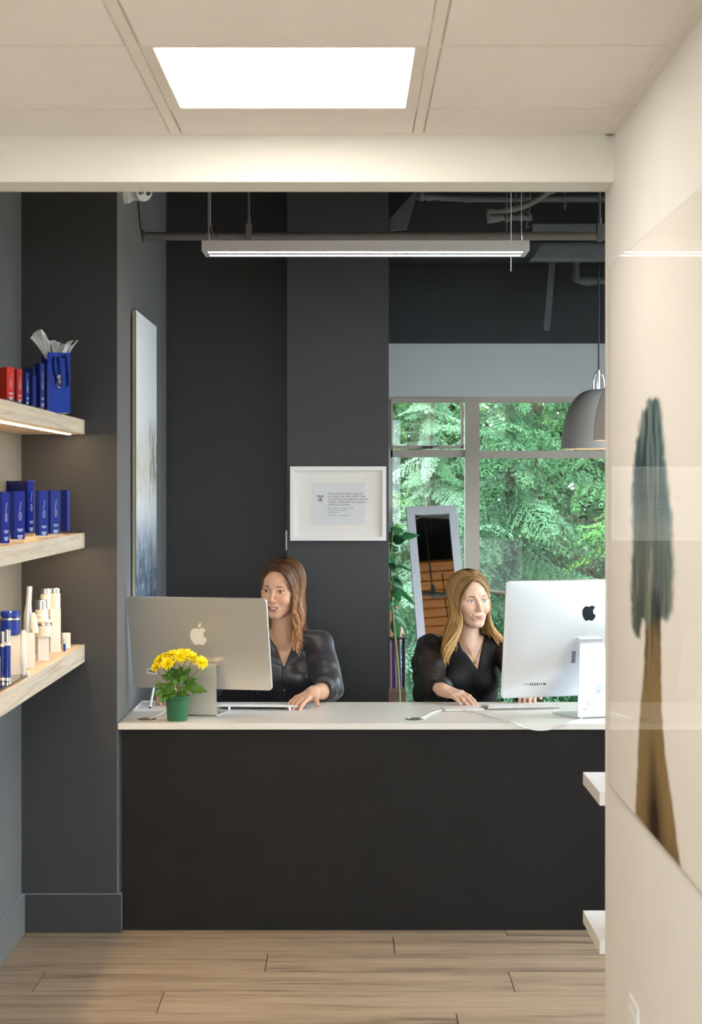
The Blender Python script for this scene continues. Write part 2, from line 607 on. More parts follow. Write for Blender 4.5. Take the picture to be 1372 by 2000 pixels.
# window in view
def wy(px): return Xp(px, YW)
def wz(py): return Zp(py, YW)
f0, f1 = YW + .01, YW + .07
w1 = MB()
w1.box(WX0, WX1, f0, f1, wz(786), WZ1)                         # head
w1.box(wy(909), wy(937), f0 - .02, f1, WZ0, wz(786))           # mullion
w1.box(WX0, wy(909), f0, f1, wz(893), wz(878))                 # transom left
w1.box(wy(937), WX1, f0, f1, wz(895), wz(880))                 # transom right
w1.box(WX0, WX0 + .012, f0, f1, WZ0, wz(786))
w1.box(wy(1260), wy(1288), f0 - .02, f1, WZ0, wz(786))
w1.box(WX1 - .05, WX1, f0, f1, WZ0, wz(786)).box(WX0, WX1, f0, f1, WZ0, WZ0 + .05)
win = struct('window_1', w1, M_window)
sash = MB()
sx0, sx1, sz0, sz1, tk = wy(764.5), wy(905), wz(876), wz(779), .022
sash.box(sx0, sx1, f0 - .022, f0 + .005, sz1 - tk * .55, sz1).box(sx0, sx1, f0 - .022, f0 + .005, sz0, sz0 + tk * .75)
sash.box(sx0, sx0 + tk * .4, f0 - .022, f0 + .005, sz0, sz1).box(sx1 - tk * .6, sx1, f0 - .022, f0 + .005, sz0, sz1)
so = build('sash', sash, M_window, win, world=True, bevel=.002)
h = MB().box(wy(826), wy(846), f0 - .045, f0 - .022, wz(877), wz(871))
h.bar((wy(838), f0 - .05, wz(872)), (wy(858), f0 - .05, wz(871)), .008, .006)
build('latch', h, M_blk, so, world=True, bevel=.001)
for (x0, x1, z0, z1) in ((sx0 + .008, sx1 - .012, sz0 + .015, sz1 - .01), (WX0 + .012, wy(909), WZ0 + .05, wz(893)), (wy(937), wy(1260), wz(880), wz(786)),
                         (wy(937), wy(1260), WZ0 + .05, wz(895)), (wy(1288), WX1 - .05, wz(880), wz(786)), (wy(1288), WX1 - .05, WZ0 + .05, wz(895))):
    build('pane', MB().box(x0, x1, YW + .035, YW + .041, z0, z1), M_glass, win, world=True)

# ------------------------------------------------------------------ ceiling lights of the front room
M_diff = mat('light_diffuser', (0.9, 0.88, 0.84), 0.6, emit=(1.0, 0.93, 0.83), strength=TROFFER, noise=0.01)
M_lframe = mat('light_frame', (0.74, 0.69, 0.62), 0.45, noise=0.01)
def troffer(i, j, label):
    x0, x1, y1, y0 = gx[i] + .0125, gx[i + 1] - .0125, gy[j] - .006, gy[j + 1] + .006
    t = thing('ceiling_light', label, 'ceiling light', ((x0 + x1) / 2, (y0 + y1) / 2, ZC), group='recessed ceiling lights')
    fr = MB()
    a = .028
    z0 = ZC + .001
    fr.box(x0, x0 + a, y0, y1, z0, z0 + .012).box(x1 - a, x1, y0, y1, z0, z0 + .012)
    fr.box(x0 + a, x1 - a, y0, y0 + .012, z0, z0 + .012).box(x0 + a, x1 - a, y1 - .012, y1, z0, z0 + .012)
    build('frame', fr, M_lframe, t, world=True, bevel=.002)
    # shallow coffer: sloping diffuser sides and a flat top
    xa, xb, ya, yb = x0 + a, x1 - a, y0 + .012, y1 - .012
    d = MB()
    q = [(xa, ya, z0 + .004), (xb, ya, z0 + .004), (xb, yb, z0 + .004), (xa, yb, z0 + .004)]
    r = [(xa + .09, ya + .03, z0 + .07), (xb - .09, ya + .03, z0 + .07), (xb - .09, yb - .03, z0 + .07), (xa + .09, yb - .03, z0 + .07)]
    d.add(q + r, [(0, 1, 5, 4), (1, 2, 6, 5), (2, 3, 7, 6), (3, 0, 4, 7), (4, 5, 6, 7)])
    build('diffuser', d, M_diff, t, world=True)
troffer(2, 1, 'glowing square ceiling light set in the tiles just before the header')
troffer(2, 4, 'unseen ceiling light added over the middle of the front room')  # this and the next two are unseen, added to brighten the room
troffer(2, 6, 'unseen ceiling light added above the photographer')
troffer(2, 8, 'unseen ceiling light added at the rear of the front room')

# ------------------------------------------------------------------ reception desk
desk = thing('reception_desk', 'wide black reception desk base under the white counter', 'desk', (0.3, 6.85, 0))
ZD = .748
DX0, DX1, DY0, DY1 = XP + .002, 1.62, 6.515, 7.17
build('front_panel', MB().box(XP + .018, DX1 - .02, 6.533, 6.557, 0, ZD - .022), M_black, desk, world=True)
build('side_panel', MB().box(DX1 - .044, DX1 - .02, 6.557, 7.10, 0, ZD - .022), M_black, desk, world=True)
build('cable_shelf', MB().box(XP + .018, DX1 - .044, 6.557, 6.70, .60, .618), M_black, desk, world=True)
build('side_panel', MB().box(XP + .018, XP + .042, 6.557, 7.10, 0, ZD - .022), M_black, desk, world=True)
top = thing('countertop', 'long white stone counter on the black desk', 'countertop', (0.3, 6.85, ZD - .022))
build('slab', MB().box(DX0, DX1, DY0, DY1, ZD - .022, ZD), M_counter, top, world=True, bevel=.0015)
M_grom = mat('grommet_metal', (0.42, 0.38, 0.33), 0.3, metal=1.0, noise=0.05)
for px in (288, 810):
    Yg = Yz(1405, ZD)
    g = MB().lathe([(.0, ZD + .0002), (.033, ZD + .0002), (.034, ZD + .002), (.029, ZD + .0035), (.027, ZD + .0035), (.026, ZD + .002), (0, ZD + .002)], (Xp(px, Yg), Yg, 0), 28)
    build('cable_grommet', g, M_grom, top, world=True, smooth=True)

# ------------------------------------------------------------------ linear pendant
Yl0, Yl1 = 6.60, 6.79
lx0, lx1 = Xp(394, 6.6), Xp(1035, 6.6)
lz0, lz1 = 2.462, 2.499
t = thing('pendant_light', 'long white linear pendant light hung over the desk', 'pendant light', ((lx0 + lx1) / 2, 6.695, lz0))
M_lp = mat('pendant_housing', (0.62, 0.63, 0.68), 0.4, noise=0.01)
build('housing', MB().box(lx0, lx1, Yl0, Yl1, lz0 + .004, lz1).box(lx0, lx1, Yl0, Yl0 + .03, lz0, lz0 + .004).box(lx0, lx1, Yl1 - .03, Yl1, lz0, lz0 + .004)
      .box(lx0, lx0 + .02, Yl0 + .03, Yl1 - .03, lz0, lz0 + .004).box(lx1 - .02, lx1, Yl0 + .03, Yl1 - .03, lz0, lz0 + .004)
      .box(lx0 + .02, lx1 - .02, 6.670, 6.720, lz0, lz0 + .004), M_lp, t, world=True)
M_lps = mat('pendant_diffuser', (0.9, 0.9, 0.88), 0.5, emit=(1.0, 0.90, 0.76), strength=PENDANT, noise=0.01)
for a, b in ((Yl0 + .03, 6.670), (6.720, Yl1 - .03)):
    build('diffuser', MB().box(lx0 + .02, lx1 - .02, a, b, lz0 + .001, lz0 + .0038), M_lps, t, world=True)
M_wire = mat('steel_wire', (0.42, 0.42, 0.43), 0.35, metal=1.0, noise=0.02)
for px in (409, 1019):
    x = Xp(px, 6.695)
    c = MB().tube([(x, 6.695, lz1), (x, 6.695, ZT)], .0012, 6)
    if px == 409:
        c.tube(smooth_path([(x + .045, 6.695, lz1), (x + .03, 6.695, lz1 + .02), (x + .006, 6.695, lz1 + .065), (x + .004, 6.695, lz1 + .2), (x + .003, 6.695, ZT)], 5), .0022, 6)
        c.tube([(x - .004, 6.695, lz1), (x - .004, 6.695, ZT)], .0012, 6)
        c.tube([(x, 6.695, lz1), (x, 6.695, lz1 + .034)], .003, 6)
        c.tube([(x - .004, 6.695, lz1 + .072), (x + .01, 6.695, lz1 + .07)], .003, 6)
    else:
        c.tube([(x, 6.695, lz1), (x, 6.695, lz1 + .03)], .004, 6)
    build('suspension_cable', c, M_wire, t, world=True)

# ------------------------------------------------------------------ open ceiling: pipes, beams, hangers
Ypp = 7.3
zp = Zp(461.5, Ypp)
pr = MB().tube([(XP, Ypp, zp), (XE, Ypp, zp)], .017, 16)
pp = thing('conduit_pipe', 'straight grey pipe crossing behind the linear pendant light', 'pipe', (.8, Ypp, zp))
build('pipe', pr, M_pipe, pp, world=True, smooth=True)
for px, w in ((486, 11), (1172, 13)):
    x = Xp(px, Ypp)
    build('hanger', MB().box(x - .012, x + .012, Ypp - .021, Ypp + .021, zp - .02, zp + .05), M_steel_dk if px > 1000 else M_pipe, pp, world=True, bevel=.002)
    build('rod', MB().tube([(x, Ypp, zp + .05), (x, Ypp, ZT)], .005, 8).tube([(x, Ypp, zp + .05), (x, Ypp, zp + .075)], .009, 6), M_steel_dk, pp, world=True)
build('wall_flange', MB().lathe([(.026, 0), (.026, .008), (.02, .010)], (XP, Ypp, zp), 20, ax=(1, 0, 0)), M_pipe, pp, world=True, smooth=True)

def elbowpipe(name, label, pts, r, collars=(), m=M_steel_dk, n=12):
    P = smooth_path(pts, 6)
    t = thing(name, label, 'pipe', tuple(P[0]))
    build('pipe', MB().tube(P, r, n), m, t, world=True, smooth=True)
    for (i, s) in collars:
        i = min(i, len(P) - 2)
        d = (P[i + 1] - P[i]).normalized()
        build('collar', MB().tube([P[i] - d * .014, P[i] + d * .014], r * s, n), m, t, world=True, smooth=True)
    return t
Ya = 8.0
elbowpipe('wrapped_pipe', 'lumpy wrapped pipe under the dark ceiling right of the column', [(Xp(821, Ya), Ya, ZT), at(822, 372, Ya), at(824, 383, Ya), at(850, 384, Ya), at(900, 387, Ya), at(950, 388, Ya), at(1003, 388, Ya), at(1100, 388, Ya), (XE, Ya, Zp(388, Ya))], .016,
          [(6, 1.35), (10, 1.18), (16, 1.2), (20, 1.15), (26, 1.2)])
elbowpipe('bent_duct_pipe', 'thick grey pipe bending up beside the hanging wires', [at(985, 424, 7.8), at(960, 424, 7.8), at(956, 414, 7.8), at(980, 412, 7.8), at(1015, 405, 7.8), at(1045, 392, 7.8), at(1068, 376, 7.8), at(1090, 352, 7.8), (Xp(1100, 7.8), 7.8, ZT)], .0145,
          [(4, 1.25), (13, 1.12)], m=M_pipe)
elbowpipe('valve_pipe', 'short pipe with bolted valve fittings below the bent pipe', [at(958, 428, 7.86), at(985, 426, 7.86), at(1010, 424, 7.86), at(1036, 424, 7.86)], .012,
          [(0, 1.5), (3, 1.3), (8, 1.5), (11, 1.2), (14, 1.45), (17, 1.3)])
elbowpipe('sprinkler_pipe', 'dark elbowed pipe near the doorway edge below the soffit', [at(1126, 505, 9.3), at(1126, 530, 9.3), at(1127, 545, 9.3), at(1140, 548, 9.3), at(1165, 548, 9.3), at(1230, 548, 9.3)], .018,
          [(1, 1.2), (10, 1.35), (18, 1.35), (21, 1.5), (23, 1.3)])
vp = [o for o in bpy.data.objects if o.name.startswith('valve_pipe')][0]
build('hanger_rod', MB().tube([at(1008, 424, 7.86), (Xp(1008, 7.86), 7.86, ZT)], .004, 8).tube([at(1024, 424, 7.86), (Xp(1024, 7.86), 7.86, ZT)], .003, 8), M_steel_dk, vp, world=True)
def simple(name, mb, m, label, cat, group=None, **kw):
    return setp(build(name, mb, m, None, **kw), label, cat, group)
b1 = at(1040, 437, 7.95); b2 = at(1180, 455, 7.95)
simple('ceiling_beam', MB().box(b1.x, XE, 7.95, 8.08, b2.z, b1.z), M_steel_dk, 'upper grey steel beam behind the pipe hanger', 'beam', bevel=.002)
b1 = at(1052, 477, 8.4); b2 = at(1180, 504, 8.4)
simple('ceiling_beam', MB().prism([(b1.x - .03, b2.z), (b1.x + .015, b1.z), (XE, b1.z), (XE, b2.z)], (0, 8.55, 0), (1, 0, 0), (0, 0, 1), .15), M_steel_dk,
       'lower wide grey beam with slanted end near the doorway', 'beam', bevel=.002)
q = [at(px, py, 8.45) for px, py in ((812, 372), (762, 427), (762, 449), (795, 447), (822, 360))]
simple('ceiling_brace', MB().prism([(p.x, p.z) for p in q], (0, 8.5, 0), (1, 0, 0), (0, 0, 1), .05), M_steel_dk, 'sloping grey brace beside the column top', 'brace')
a, b = at(1080, 500, 9.4), at(1068, 645, 9.4)
simple('hanging_strut', MB().bar(a, b, .03, .012, up=(0, 1, 0)).bar(a + Vector((.012, .012, 0)), b + Vector((.012, .012, 0)), .012, .03, up=(0, 1, 0)), M_steel_dk, 'slanted angle strut hanging before the dark upper wall', 'strut')
M_wire_dk = mat('dark_wire', (0.16, 0.16, 0.17), 0.5, noise=0.05)
for pts, lab in (([(1104, 200), (1104, 395), (1103, 402), (1106, 403), (1107, 399)], 'thin hooked wire hanging alone from the dark ceiling'),
                 ([(990, 200), (990, 440), (992, 452)], 'thin dark wire hanging left of the valve fittings'),
                 ([(1036, 200), (1036, 395), (1030, 412), (1036, 418), (1032, 430), (1028, 444), (1036, 442)], 'looped wire hooked around the valve fittings')):
    simple('hanging_wire', MB().tube(smooth_path([at(x, y, 7.75) for x, y in pts], 4), .0022, 6), M_wire_dk, lab, 'wire')
x = Xp(999, 6.9)
simple('pull_cord', MB().tube([(Xp(999, 7.1), 7.1, ZT), at(998, 530, 7.1)], .0028, 6), M_wire, 'short cord end dangling under the linear pendant', 'cord')

# wood slat ceiling above the desk (seen in the leaning mirror)
M_slat = wood_mat('orange_slat_wood', s2l(150, 88, 30), s2l(190, 118, 45), s2l(205, 135, 60), scale=(1.0, 20, 20), rough=0.45)
SLY0, SLY1, SLZ = 5.0, 7.2, 2.93
sl = thing('slat_ceiling_panel', 'orange wood slat ceiling panel reflected in the leaning mirror', 'slat panel', (.75, 6.05, SLZ))
sa_ = R(12)
du, dv_ = Vector((math.cos(sa_), math.sin(sa_), 0)), Vector((-math.sin(sa_), math.cos(sa_), 0))
sc0 = Vector((.75, 6.05, SLZ))
for off in (-1.1, 1.1):
    build('carrier', MB().obox(sc0 + du * off + Vector((0, 0, .035)), (du, dv_, (0, 0, 1)), (.02, 1.05, .015)), M_blk, sl, world=True)
for k in range(21):
    build('slat', MB().obox(sc0 + dv_ * (-1.05 + k * .105) + Vector((0, 0, .01)), (du, dv_, (0, 0, 1)), (1.5, .045, .01)), M_slat, sl, world=True)

# dome pendants
M_dome = mat('grey_dome', (0.50, 0.49, 0.475), 0.5, noise=0.04, nscale=20)
M_domein = mat('dome_bulb', (0.9, 0.85, 0.7), 0.5, emit=(1.0, 0.62, 0.28), strength=14, noise=0.01)
def dome(X, Y, zb, label):
    t = thing('dome_pendant', label, 'pendant light', (X, Y, zb), group='grey dome pendants')
    prof = []
    r, hgt = .182, .29
    for k in range(13):
        a = k / 12 * PI / 2
        prof.append((max(.022, r * math.cos(a) ** .75), hgt * math.sin(a)))
    inner = [(max(.018, x - .006), z - .004) for x, z in prof][::-1]
    inner[-1] = (r - .006, 0)
    build('shade', MB().lathe(prof + inner + [prof[0]], (X, Y, zb), 40, cap=False), M_dome, t, world=True, smooth=True)
    br = MB()
    for s in (-1, 1):
        br.tube(smooth_path([(X + s * .026, Y, zb + hgt - .005), (X + s * .024, Y, zb + hgt + .04), (X + s * .014, Y, zb + hgt + .075), (X, Y, zb + hgt + .082)], 4), .004, 8)
    br.tube([(X, Y, zb + hgt - .01), (X, Y, zb + hgt + .09)], .008, 10)
    build('bracket', br, M_chrome, t, world=True, smooth=True)
    build('cord', MB().tube([(X, Y, zb + hgt + .09), (X, Y, ZT)], .004, 8), M_blk, t, world=True)
    build('bulb', MB().sphere((X, Y, zb + .10), .045, 16, 10), M_domein, t, world=True, smooth=True)
dome(Xp(1170, 8.75), 8.75, Zp(877, 8.75), 'far grey dome pendant fully showing its rim before the window')
dome(Xp(1160, 7.12) + .182, 7.12, Zp(877, 8.75), 'near grey dome pendant mostly hidden behind the doorway edge')
# ------------------------------------------------------------------ product shelves on the left
SX = -.958
M_led = mat('led_strip', (1, .9, .7), 0.5, emit=(1.0, 0.70, 0.36), strength=LED, noise=0.01)
shelves = []
for zt, zb, lab, led in ((1.841, 1.788, 'topmost pale wood wall shelf with red and blue boxes', True),
                         (1.4345, 1.381, 'middle pale wood wall shelf with a row of blue boxes', True),
                         (1.0337, .971, 'lowest pale wood wall shelf with white bottles and jars', False)):
    t = thing('wall_shelf', lab, 'shelf', (-1.07, 5.6, zb), group='wall shelves on the left')
    build('board', MB().box(XL + .0005, SX, YH1 + .01, YP - .001, zb, zt), M_shelf, t, world=True, bevel=.001, seg=1)
    if led:
        build('led_strip', MB().box(SX - .05, SX - .04, YH1 + .02, 6.44, zb - .003, zb - .0003), M_led, t, world=True)
    shelves.append(t)

M_blue = mat('glossy_blue_carton', (0.002, 0.014, 0.26), 0.22, coat=0.2, noise=0.05, nscale=8)
M_blue2 = mat('dark_blue_carton', (0.002, 0.008, 0.12), 0.22, coat=0.2, noise=0.05, nscale=8)
M_red = mat('red_carton', (0.58, 0.022, 0.008), 0.4, noise=0.05, nscale=8)
M_red2 = mat('deep_red_carton', (0.50, 0.010, 0.010), 0.4, noise=0.05, nscale=8)
M_print = mat('silver_print', (0.45, 0.62, 0.85), 0.35, noise=0.02)
M_clear = glass_mat('clear_acrylic', tint=(0.93, 0.94, 0.95), refl=2.0)
def shelf_box(z, X, pl, pm, pr, yt, yb, m, label, group, ang=38, logo=True, base=.012, text=None):
    """carton standing on a shelf; pl/pm/pr: left silhouette, near vertical edge, right silhouette in the photo"""
    Y = Yx(pm, X)
    s = Y / F
    hgt = (yb - yt) * s
    a = R(ang)
    # near corner c at (X, Y); right face direction (cos a, sin a)... left face direction (-sin a, cos a)
    w_r = max(.012, (pr - pm) * s / max(math.cos(a) - abs(X) / Y * 0 , .3))
    w_l = max(.012, (pm - pl) * s / max(math.sin(a), .3))
    er, el = Vector((math.cos(a), math.sin(a), 0)), Vector((-math.sin(a), math.cos(a), 0))
    c = Vector((X, Y, z))
    t = thing('product_box', label, 'box', tuple(c + er * w_r / 2 + el * w_l / 2), group=group)
    mid = c + er * w_r / 2 + el * w_l / 2
    def slab(z0, z1, inset=0.0):
        return MB().obox(mid + Vector((0, 0, (z0 + z1) / 2)), (er, el, (0, 0, 1)), (w_r / 2 - inset, w_l / 2 - inset, (z1 - z0) / 2))
    build('carton', slab(base, hgt), m, t, world=True, bevel=.0007, seg=1)
    if base:
        build('clear_base', slab(0, base, .0015), M_clear, t, world=True)
    if logo:
        n = -el
        g = MB()
        o = c + n * .0005
        cx = w_r * .55
        ks = w_r / .035
        top = hgt
        # slanted stroke, loop and text lines of the maker's mark
        g.tube([o + er * (cx + .003 * ks) + Vector((0, 0, top * .80)), o + er * (cx - .002 * ks) + Vector((0, 0, top * .62))], .0006, 5)
        lp = [o + er * (cx + .0035 * ks * math.cos(q)) + Vector((0, 0, top * .52 + .012 * math.sin(q))) for q in np.linspace(0, 2 * PI, 17)]
        g.tube(lp, .0006, 5, cap=False)
        for q, wd in ((.27, .55), (.24, .4), (.15, .5), (.125, .5), (.10, .35)):
            g.obox(o + er * cx + Vector((0, 0, top * q)), (er, n, (0, 0, 1)), (w_r * wd / 2, .0002, .0011))
        build('print', g, M_print, t, world=True)['kind'] = 'stuff'
    return t

GT = 'boxes on the top wall shelf'
GM = 'blue boxes on the middle wall shelf'
zt = 1.841
shelf_box(zt, -.985, -6, 13.5, 26, 709, 779, M_red, 'orange-red box at the left edge of the top shelf', GT)
shelf_box(zt, -.985, 26, 33, 42, 715, 786, M_red2, 'narrow deep red box between orange-red and blue boxes', GT)
shelf_box(zt, -1.06, 39, 65, 72, 689, 783, M_blue, 'widest tall blue box standing behind on the top shelf', GT, logo=False)
shelf_box(zt, -.985, 43, 50, 54, 720, 788, M_blue, 'small slim blue box right beside the deep red box', GT)
shelf_box(zt, -.985, 54, 64, 68, 727, 793, M_blue, 'shortest of the plain blue boxes, before the wide tall one', GT, logo=False)
shelf_box(zt, -1.0, 66, 71, 78, 700, 793, M_blue2, 'slim dark blue box left of the printed tall blue box', GT)
shelf_box(zt, -.985, 72, 78.5, 86, 706, 799, M_blue, 'tall slim blue box with silver print on the top shelf', GT)
shelf_box(zt, -.985, 86, 92, 96, 720, 801, M_blue, 'blue box touching the glossy gift bag', GT, logo=False)
shelf_box(zt, -.972, 96.5, 106, 125, 757, 805, M_blue2, 'small square dark blue box in front of the gift bag', GT, ang=22)
zm = 1.4345
shelf_box(zm, -1.08, -40, 54, 66, 937, 1046, M_blue, 'biggest blue box at the back of the middle shelf', GM, ang=30)
shelf_box(zm, -.985, -14, 3.5, 17, 952, 1057, M_blue, 'blue box at the left edge of the middle shelf', GM, base=.006)
shelf_box(zm, -.985, 17, 28, 46, 952, 1054, M_blue, 'second blue box in front of the biggest blue box', GM)
shelf_box(zm, -.985, 67, 76, 92, 952, 1047, M_blue, 'blue box just right of the biggest one, middle shelf', GM)
shelf_box(zm, -.985, 92, 99, 115, 952, 1044, M_blue, 'second blue box from the shelf end, silver print facing out', GM)
shelf_box(zm, -.985, 115, 131, 136, 953, 1040, M_blue, 'last blue box at the end of the middle shelf', GM, logo=False)

# gift bag
X = -.985
Yb = Yx(93, X)
s = Yb / F
a = R(22)
er, el = Vector((math.cos(a), math.sin(a), 0)), Vector((-math.sin(a), math.cos(a), 0))
c = Vector((X, Yb, zt))
wR, wL, hB = 42 * s / math.cos(a), .085, 118 * s
bag = thing('gift_bag', 'glossy blue gift bag stuffed with white tissue paper', 'gift bag', tuple(c + er * wR / 2))
M_bag = mat('glossy_foil_paper', (0.010, 0.05, 0.42), 0.10, metal=0.55, noise=0.05, nscale=10, bump=0.25, bscale=14)
g = MB()
n8 = 8
def bagp(u, v, zz):
    bulge = math.sin(min(1, zz / hB) * PI) * .004
    return c + er * (u * wR) + el * (v * wL) + Vector((0, 0, zz))
ring = [(u / n8, 0) for u in range(n8)] + [(1, v / 4) for v in range(4)] + [(1 - u / n8, 1) for u in range(n8)] + [(0, 1 - v / 4) for v in range(4)]
vs, fs = [], []
LZ = 7
for k in range(LZ + 1):
    for (u, v) in ring:
        p = bagp(u, v, hB * k / LZ)
        wob = .0025 * math.sin(u * 9 + k * 1.7) * math.sin(k / LZ * PI)
        if v in (0, 1): p += el * (wob if v == 0 else -wob)
        else: p += er * (-(.018 if u == 0 else -.018) * -1 * (k / LZ) * math.sin(v * PI) * (1 if u == 0 else 1))
        vs.append(p)
K = len(ring)
for k in range(LZ):
    for i in range(K):
        fs.append((k * K + i, k * K + (i + 1) % K, (k + 1) * K + (i + 1) % K, (k + 1) * K + i))
fs.append(tuple(range(K)))
g.add(vs, fs)
build('bag', g, M_bag, bag, world=True, smooth=True, auto=30)
rope = MB()
nf = -el
def bp(u, zz, out=.004): return c + er * (u * wR) + nf * out + Vector((0, 0, zz))
P = smooth_path([bp(.28, hB * .93, .002), bp(.24, hB * .78, .012), bp(.38, hB * .52, .016), bp(.48, hB * .44, .018), bp(.60, hB * .50, .018), bp(.52, hB * .75, .014), bp(.45, hB * .93, .003)], 6)
rope.tube(P, .0032, 7)
P = smooth_path([bp(.62, hB * .92, .002), bp(.78, hB * .93, .008), bp(.84, hB * .75, .012), bp(.90, hB * .52, .014), bp(.86, hB * .44, .015)], 6)
rope.tube(P, .0032, 7)
M_rope = mat('blue_rope', (0.006, 0.012, 0.16), 0.6, noise=0.3, nscale=300, bump=0.4, bscale=500)
build('rope_handle', rope, M_rope, bag, world=True, smooth=True)
M_bagw = mat('white_label', (0.85, 0.8, 0.75), 0.3, noise=0.02)
lp = [bp(.50 + .10 * math.cos(q), hB * .52 + .020 * math.sin(q), .0045) for q in np.linspace(0, 2 * PI, 25)]
em = MB().tube(lp, .0022, 6, cap=False)
em.tube([bp(.50, hB * .52 + .018, .0045), bp(.50, hB * .52 - .018, .0045)], .0018, 6).tube([bp(.42, hB * .53, .0045), bp(.58, hB * .51, .0045)], .0018, 6)
build('emblem', em, M_bagw, bag, world=True, smooth=True)
# tissue: crumpled sheets standing out of the bag
M_tissue = mat('white_tissue', (0.72, 0.73, 0.74), 0.7, noise=0.06, nscale=30)
def sheet(base_u, lean, hgt, wid, seed, vv=.5):
    rs = random.Random(seed)
    vs, fs = [], []
    nu, nv = 8, 7
    ph = [rs.uniform(0, 6) for _ in range(4)]
    for j in range(nv + 1):
        t_ = j / nv
        for i in range(nu + 1):
            w = i / nu - .5
            off = .012 * math.sin(w * 9 + ph[0] + t_ * 3) * t_ + .007 * math.sin(w * 17 + ph[1]) * t_
            topcut = 1 - .16 * (1 + math.sin(w * 5 + ph[2]))
            p = c + er * (base_u * wR + w * wid * (.35 + .8 * t_) + lean * t_ ** 1.4) + el * (vv * wL + off * 1.6) + Vector((0, 0, hB - .02 + (hgt + .02) * t_ * topcut))
            vs.append(p)
    for j in range(nv):
        for i in range(nu):
            q = j * (nu + 1) + i
            fs.append((q, q + 1, q + nu + 2, q + nu + 1))
    return MB().add(vs, fs)
ti = MB()
for args in ((.12, -.030, .075, .055, 1, .35), (.42, -.012, .060, .065, 2, .6), (.62, .008, .045, .07, 3, .4), (.85, .028, .048, .045, 4, .55), (.5, 0, .045, .08, 5, .75)):
    m = sheet(*args)
    ti.add(m.v, m.f)
tis = build('tissue_paper', ti, M_tissue, bag, world=True, smooth=True, recalc=False)

# bottom shelf: blocks, jars, bottles
zb3 = 1.0337
M_cream = mat('cream_plastic', (0.80, 0.75, 0.70), 0.3, noise=0.01)
M_bluej = mat('blue_jar_plastic', (0.006, 0.03, 0.30), 0.15, coat=0.4, noise=0.03)
M_dkbase = mat('black_tray_plastic', (0.02, 0.018, 0.02), 0.15, coat=0.5, noise=0.03)
def zoff(py, px, X):
    Y = Yx(px, X)
    return Zp(py, Y)
def block(pl, pm, pr, yt, X, label, ang=25):
    Y = Yx(pm, X)
    s = Y / F
    a = R(ang)
    er, el = Vector((math.cos(a), math.sin(a), 0)), Vector((-math.sin(a), math.cos(a), 0))
    wl, wr = (pm - pl) * s / math.cos(a), (pr - pm) * s / math.sin(a)
    # wide face looks at the camera and ends at the near edge pm; the narrow face turns right
    c = Vector((X, Y, zb3))
    h = Zp(yt, Y) - zb3
    mid = c - er * wl / 2 + el * wr / 2 * 0 + Vector((math.sin(a) * 0, 0, 0)) + el * min(wr, .05) / 2
    t = MB().obox(mid + Vector((0, 0, h / 2)), (er, el, (0, 0, 1)), (wl / 2, min(wr, .05) / 2, h / 2))
    simple('display_block', t, M_wblock, label, 'display block', 'white display blocks on the lowest shelf', bevel=.0008, seg=1)
    return mid, zb3 + h, Y
def lathe_thing(name, label, cat, X, px, z0, parts, group=None, n=28, Y=None):
    Y = Yx(px, X) if Y is None else Y
    t = thing(name, label, cat, (X, Y, z0), group=group)
    for pn, prof, m in parts:
        build(pn, MB().lathe([(r, z + z0) for r, z in prof], (X, Y, 0), n), m, t, world=True, smooth=True)
    return t
GB = 'jars and bottles on the lowest shelf'
def cyl(r, z0, z1, b=.0015):
    return [(r - b, z0), (r, z0 + b), (r, z1 - b), (r - b, z1)]
m1, h1, Y1 = block(22, 40, 47, 1240, -.985, 'leftmost white display block carrying the round blue jar')
m2, h2, Y2 = block(51, 68, 76, 1236, -.99, 'white display block carrying the upright tubes')
m3, h3, Y3 = block(76, 96, 103, 1244, -.985, 'white display block carrying the silver-banded jar')
m4, h4, Y4 = block(100, 119, 125, 1189, -.995, 'tallest white display block under the large bottles')
m5, h5, Y5 = block(124, 138, 142, 1236, -.985, 'smallest white display block at the shelf end')
# blue jar on block 1
r = 19.5 * Y1 / F
lathe_thing('cream_jar', 'round blue jar with silver band on a white block', 'jar', m1.x - .012, 22, h1, [
    ('body', cyl(r, 0, .044, .004), M_bluej), ('band', cyl(r + .0008, .044, .052), M_chrome), ('lid', cyl(r + .0003, .052, .072, .004), M_bluej)], GB, Y=m1.y)
r = 16 * Y3 / F
lathe_thing('cream_jar', 'small white jar with silver band on a white block', 'jar', m3.x + .004, 84, h3, [
    ('body', cyl(r, 0, .036, .003), M_cream), ('band', cyl(r + .0006, .036, .045), M_chrome), ('lid', cyl(r - .001, .045, .056, .004), M_cream)], GB, Y=m3.y)
Yq = Yx(80, -1.06)
r = 14.5 * Yq / F
z80 = zoff(1262, 80, -1.06) - zb3
lathe_thing('pump_bottle', 'white bottle with tall silver cap behind the banded jar', 'bottle', -1.06, 80, zb3, [
    ('body', cyl(r, 0, zoff(1198, 80, -1.06) - zb3, .006), M_cream), ('collar', cyl(r * .82, zoff(1198, 80, -1.06) - zb3, zoff(1191, 80, -1.06) - zb3), M_cream),
    ('cap', cyl(r * .80, zoff(1191, 80, -1.06) - zb3, zoff(1171, 80, -1.06) - zb3), M_chrome)], GB)
for px, X, yt, lab, rr in ((89, -1.08, 1149, 'left one of two large white bottles with flat silver lids', 11), (107, -1.05, 1148, 'right one of two large white bottles with flat silver lids', 11)):
    Yq = Yx(px, X); r = rr * Yq / F
    h = zoff(yt, px, X) - zb3
    lathe_thing('lotion_bottle', lab, 'bottle', X, px, zb3, [('body', cyl(r, 0, h - .019, .003), M_cream), ('lid', cyl(r + .0005, h - .019, h), M_chrome)], GB)
Yq = Yx(122, -1.04); r = 4.5 * Yq / F; h = zoff(1157, 122, -1.04) - zb3
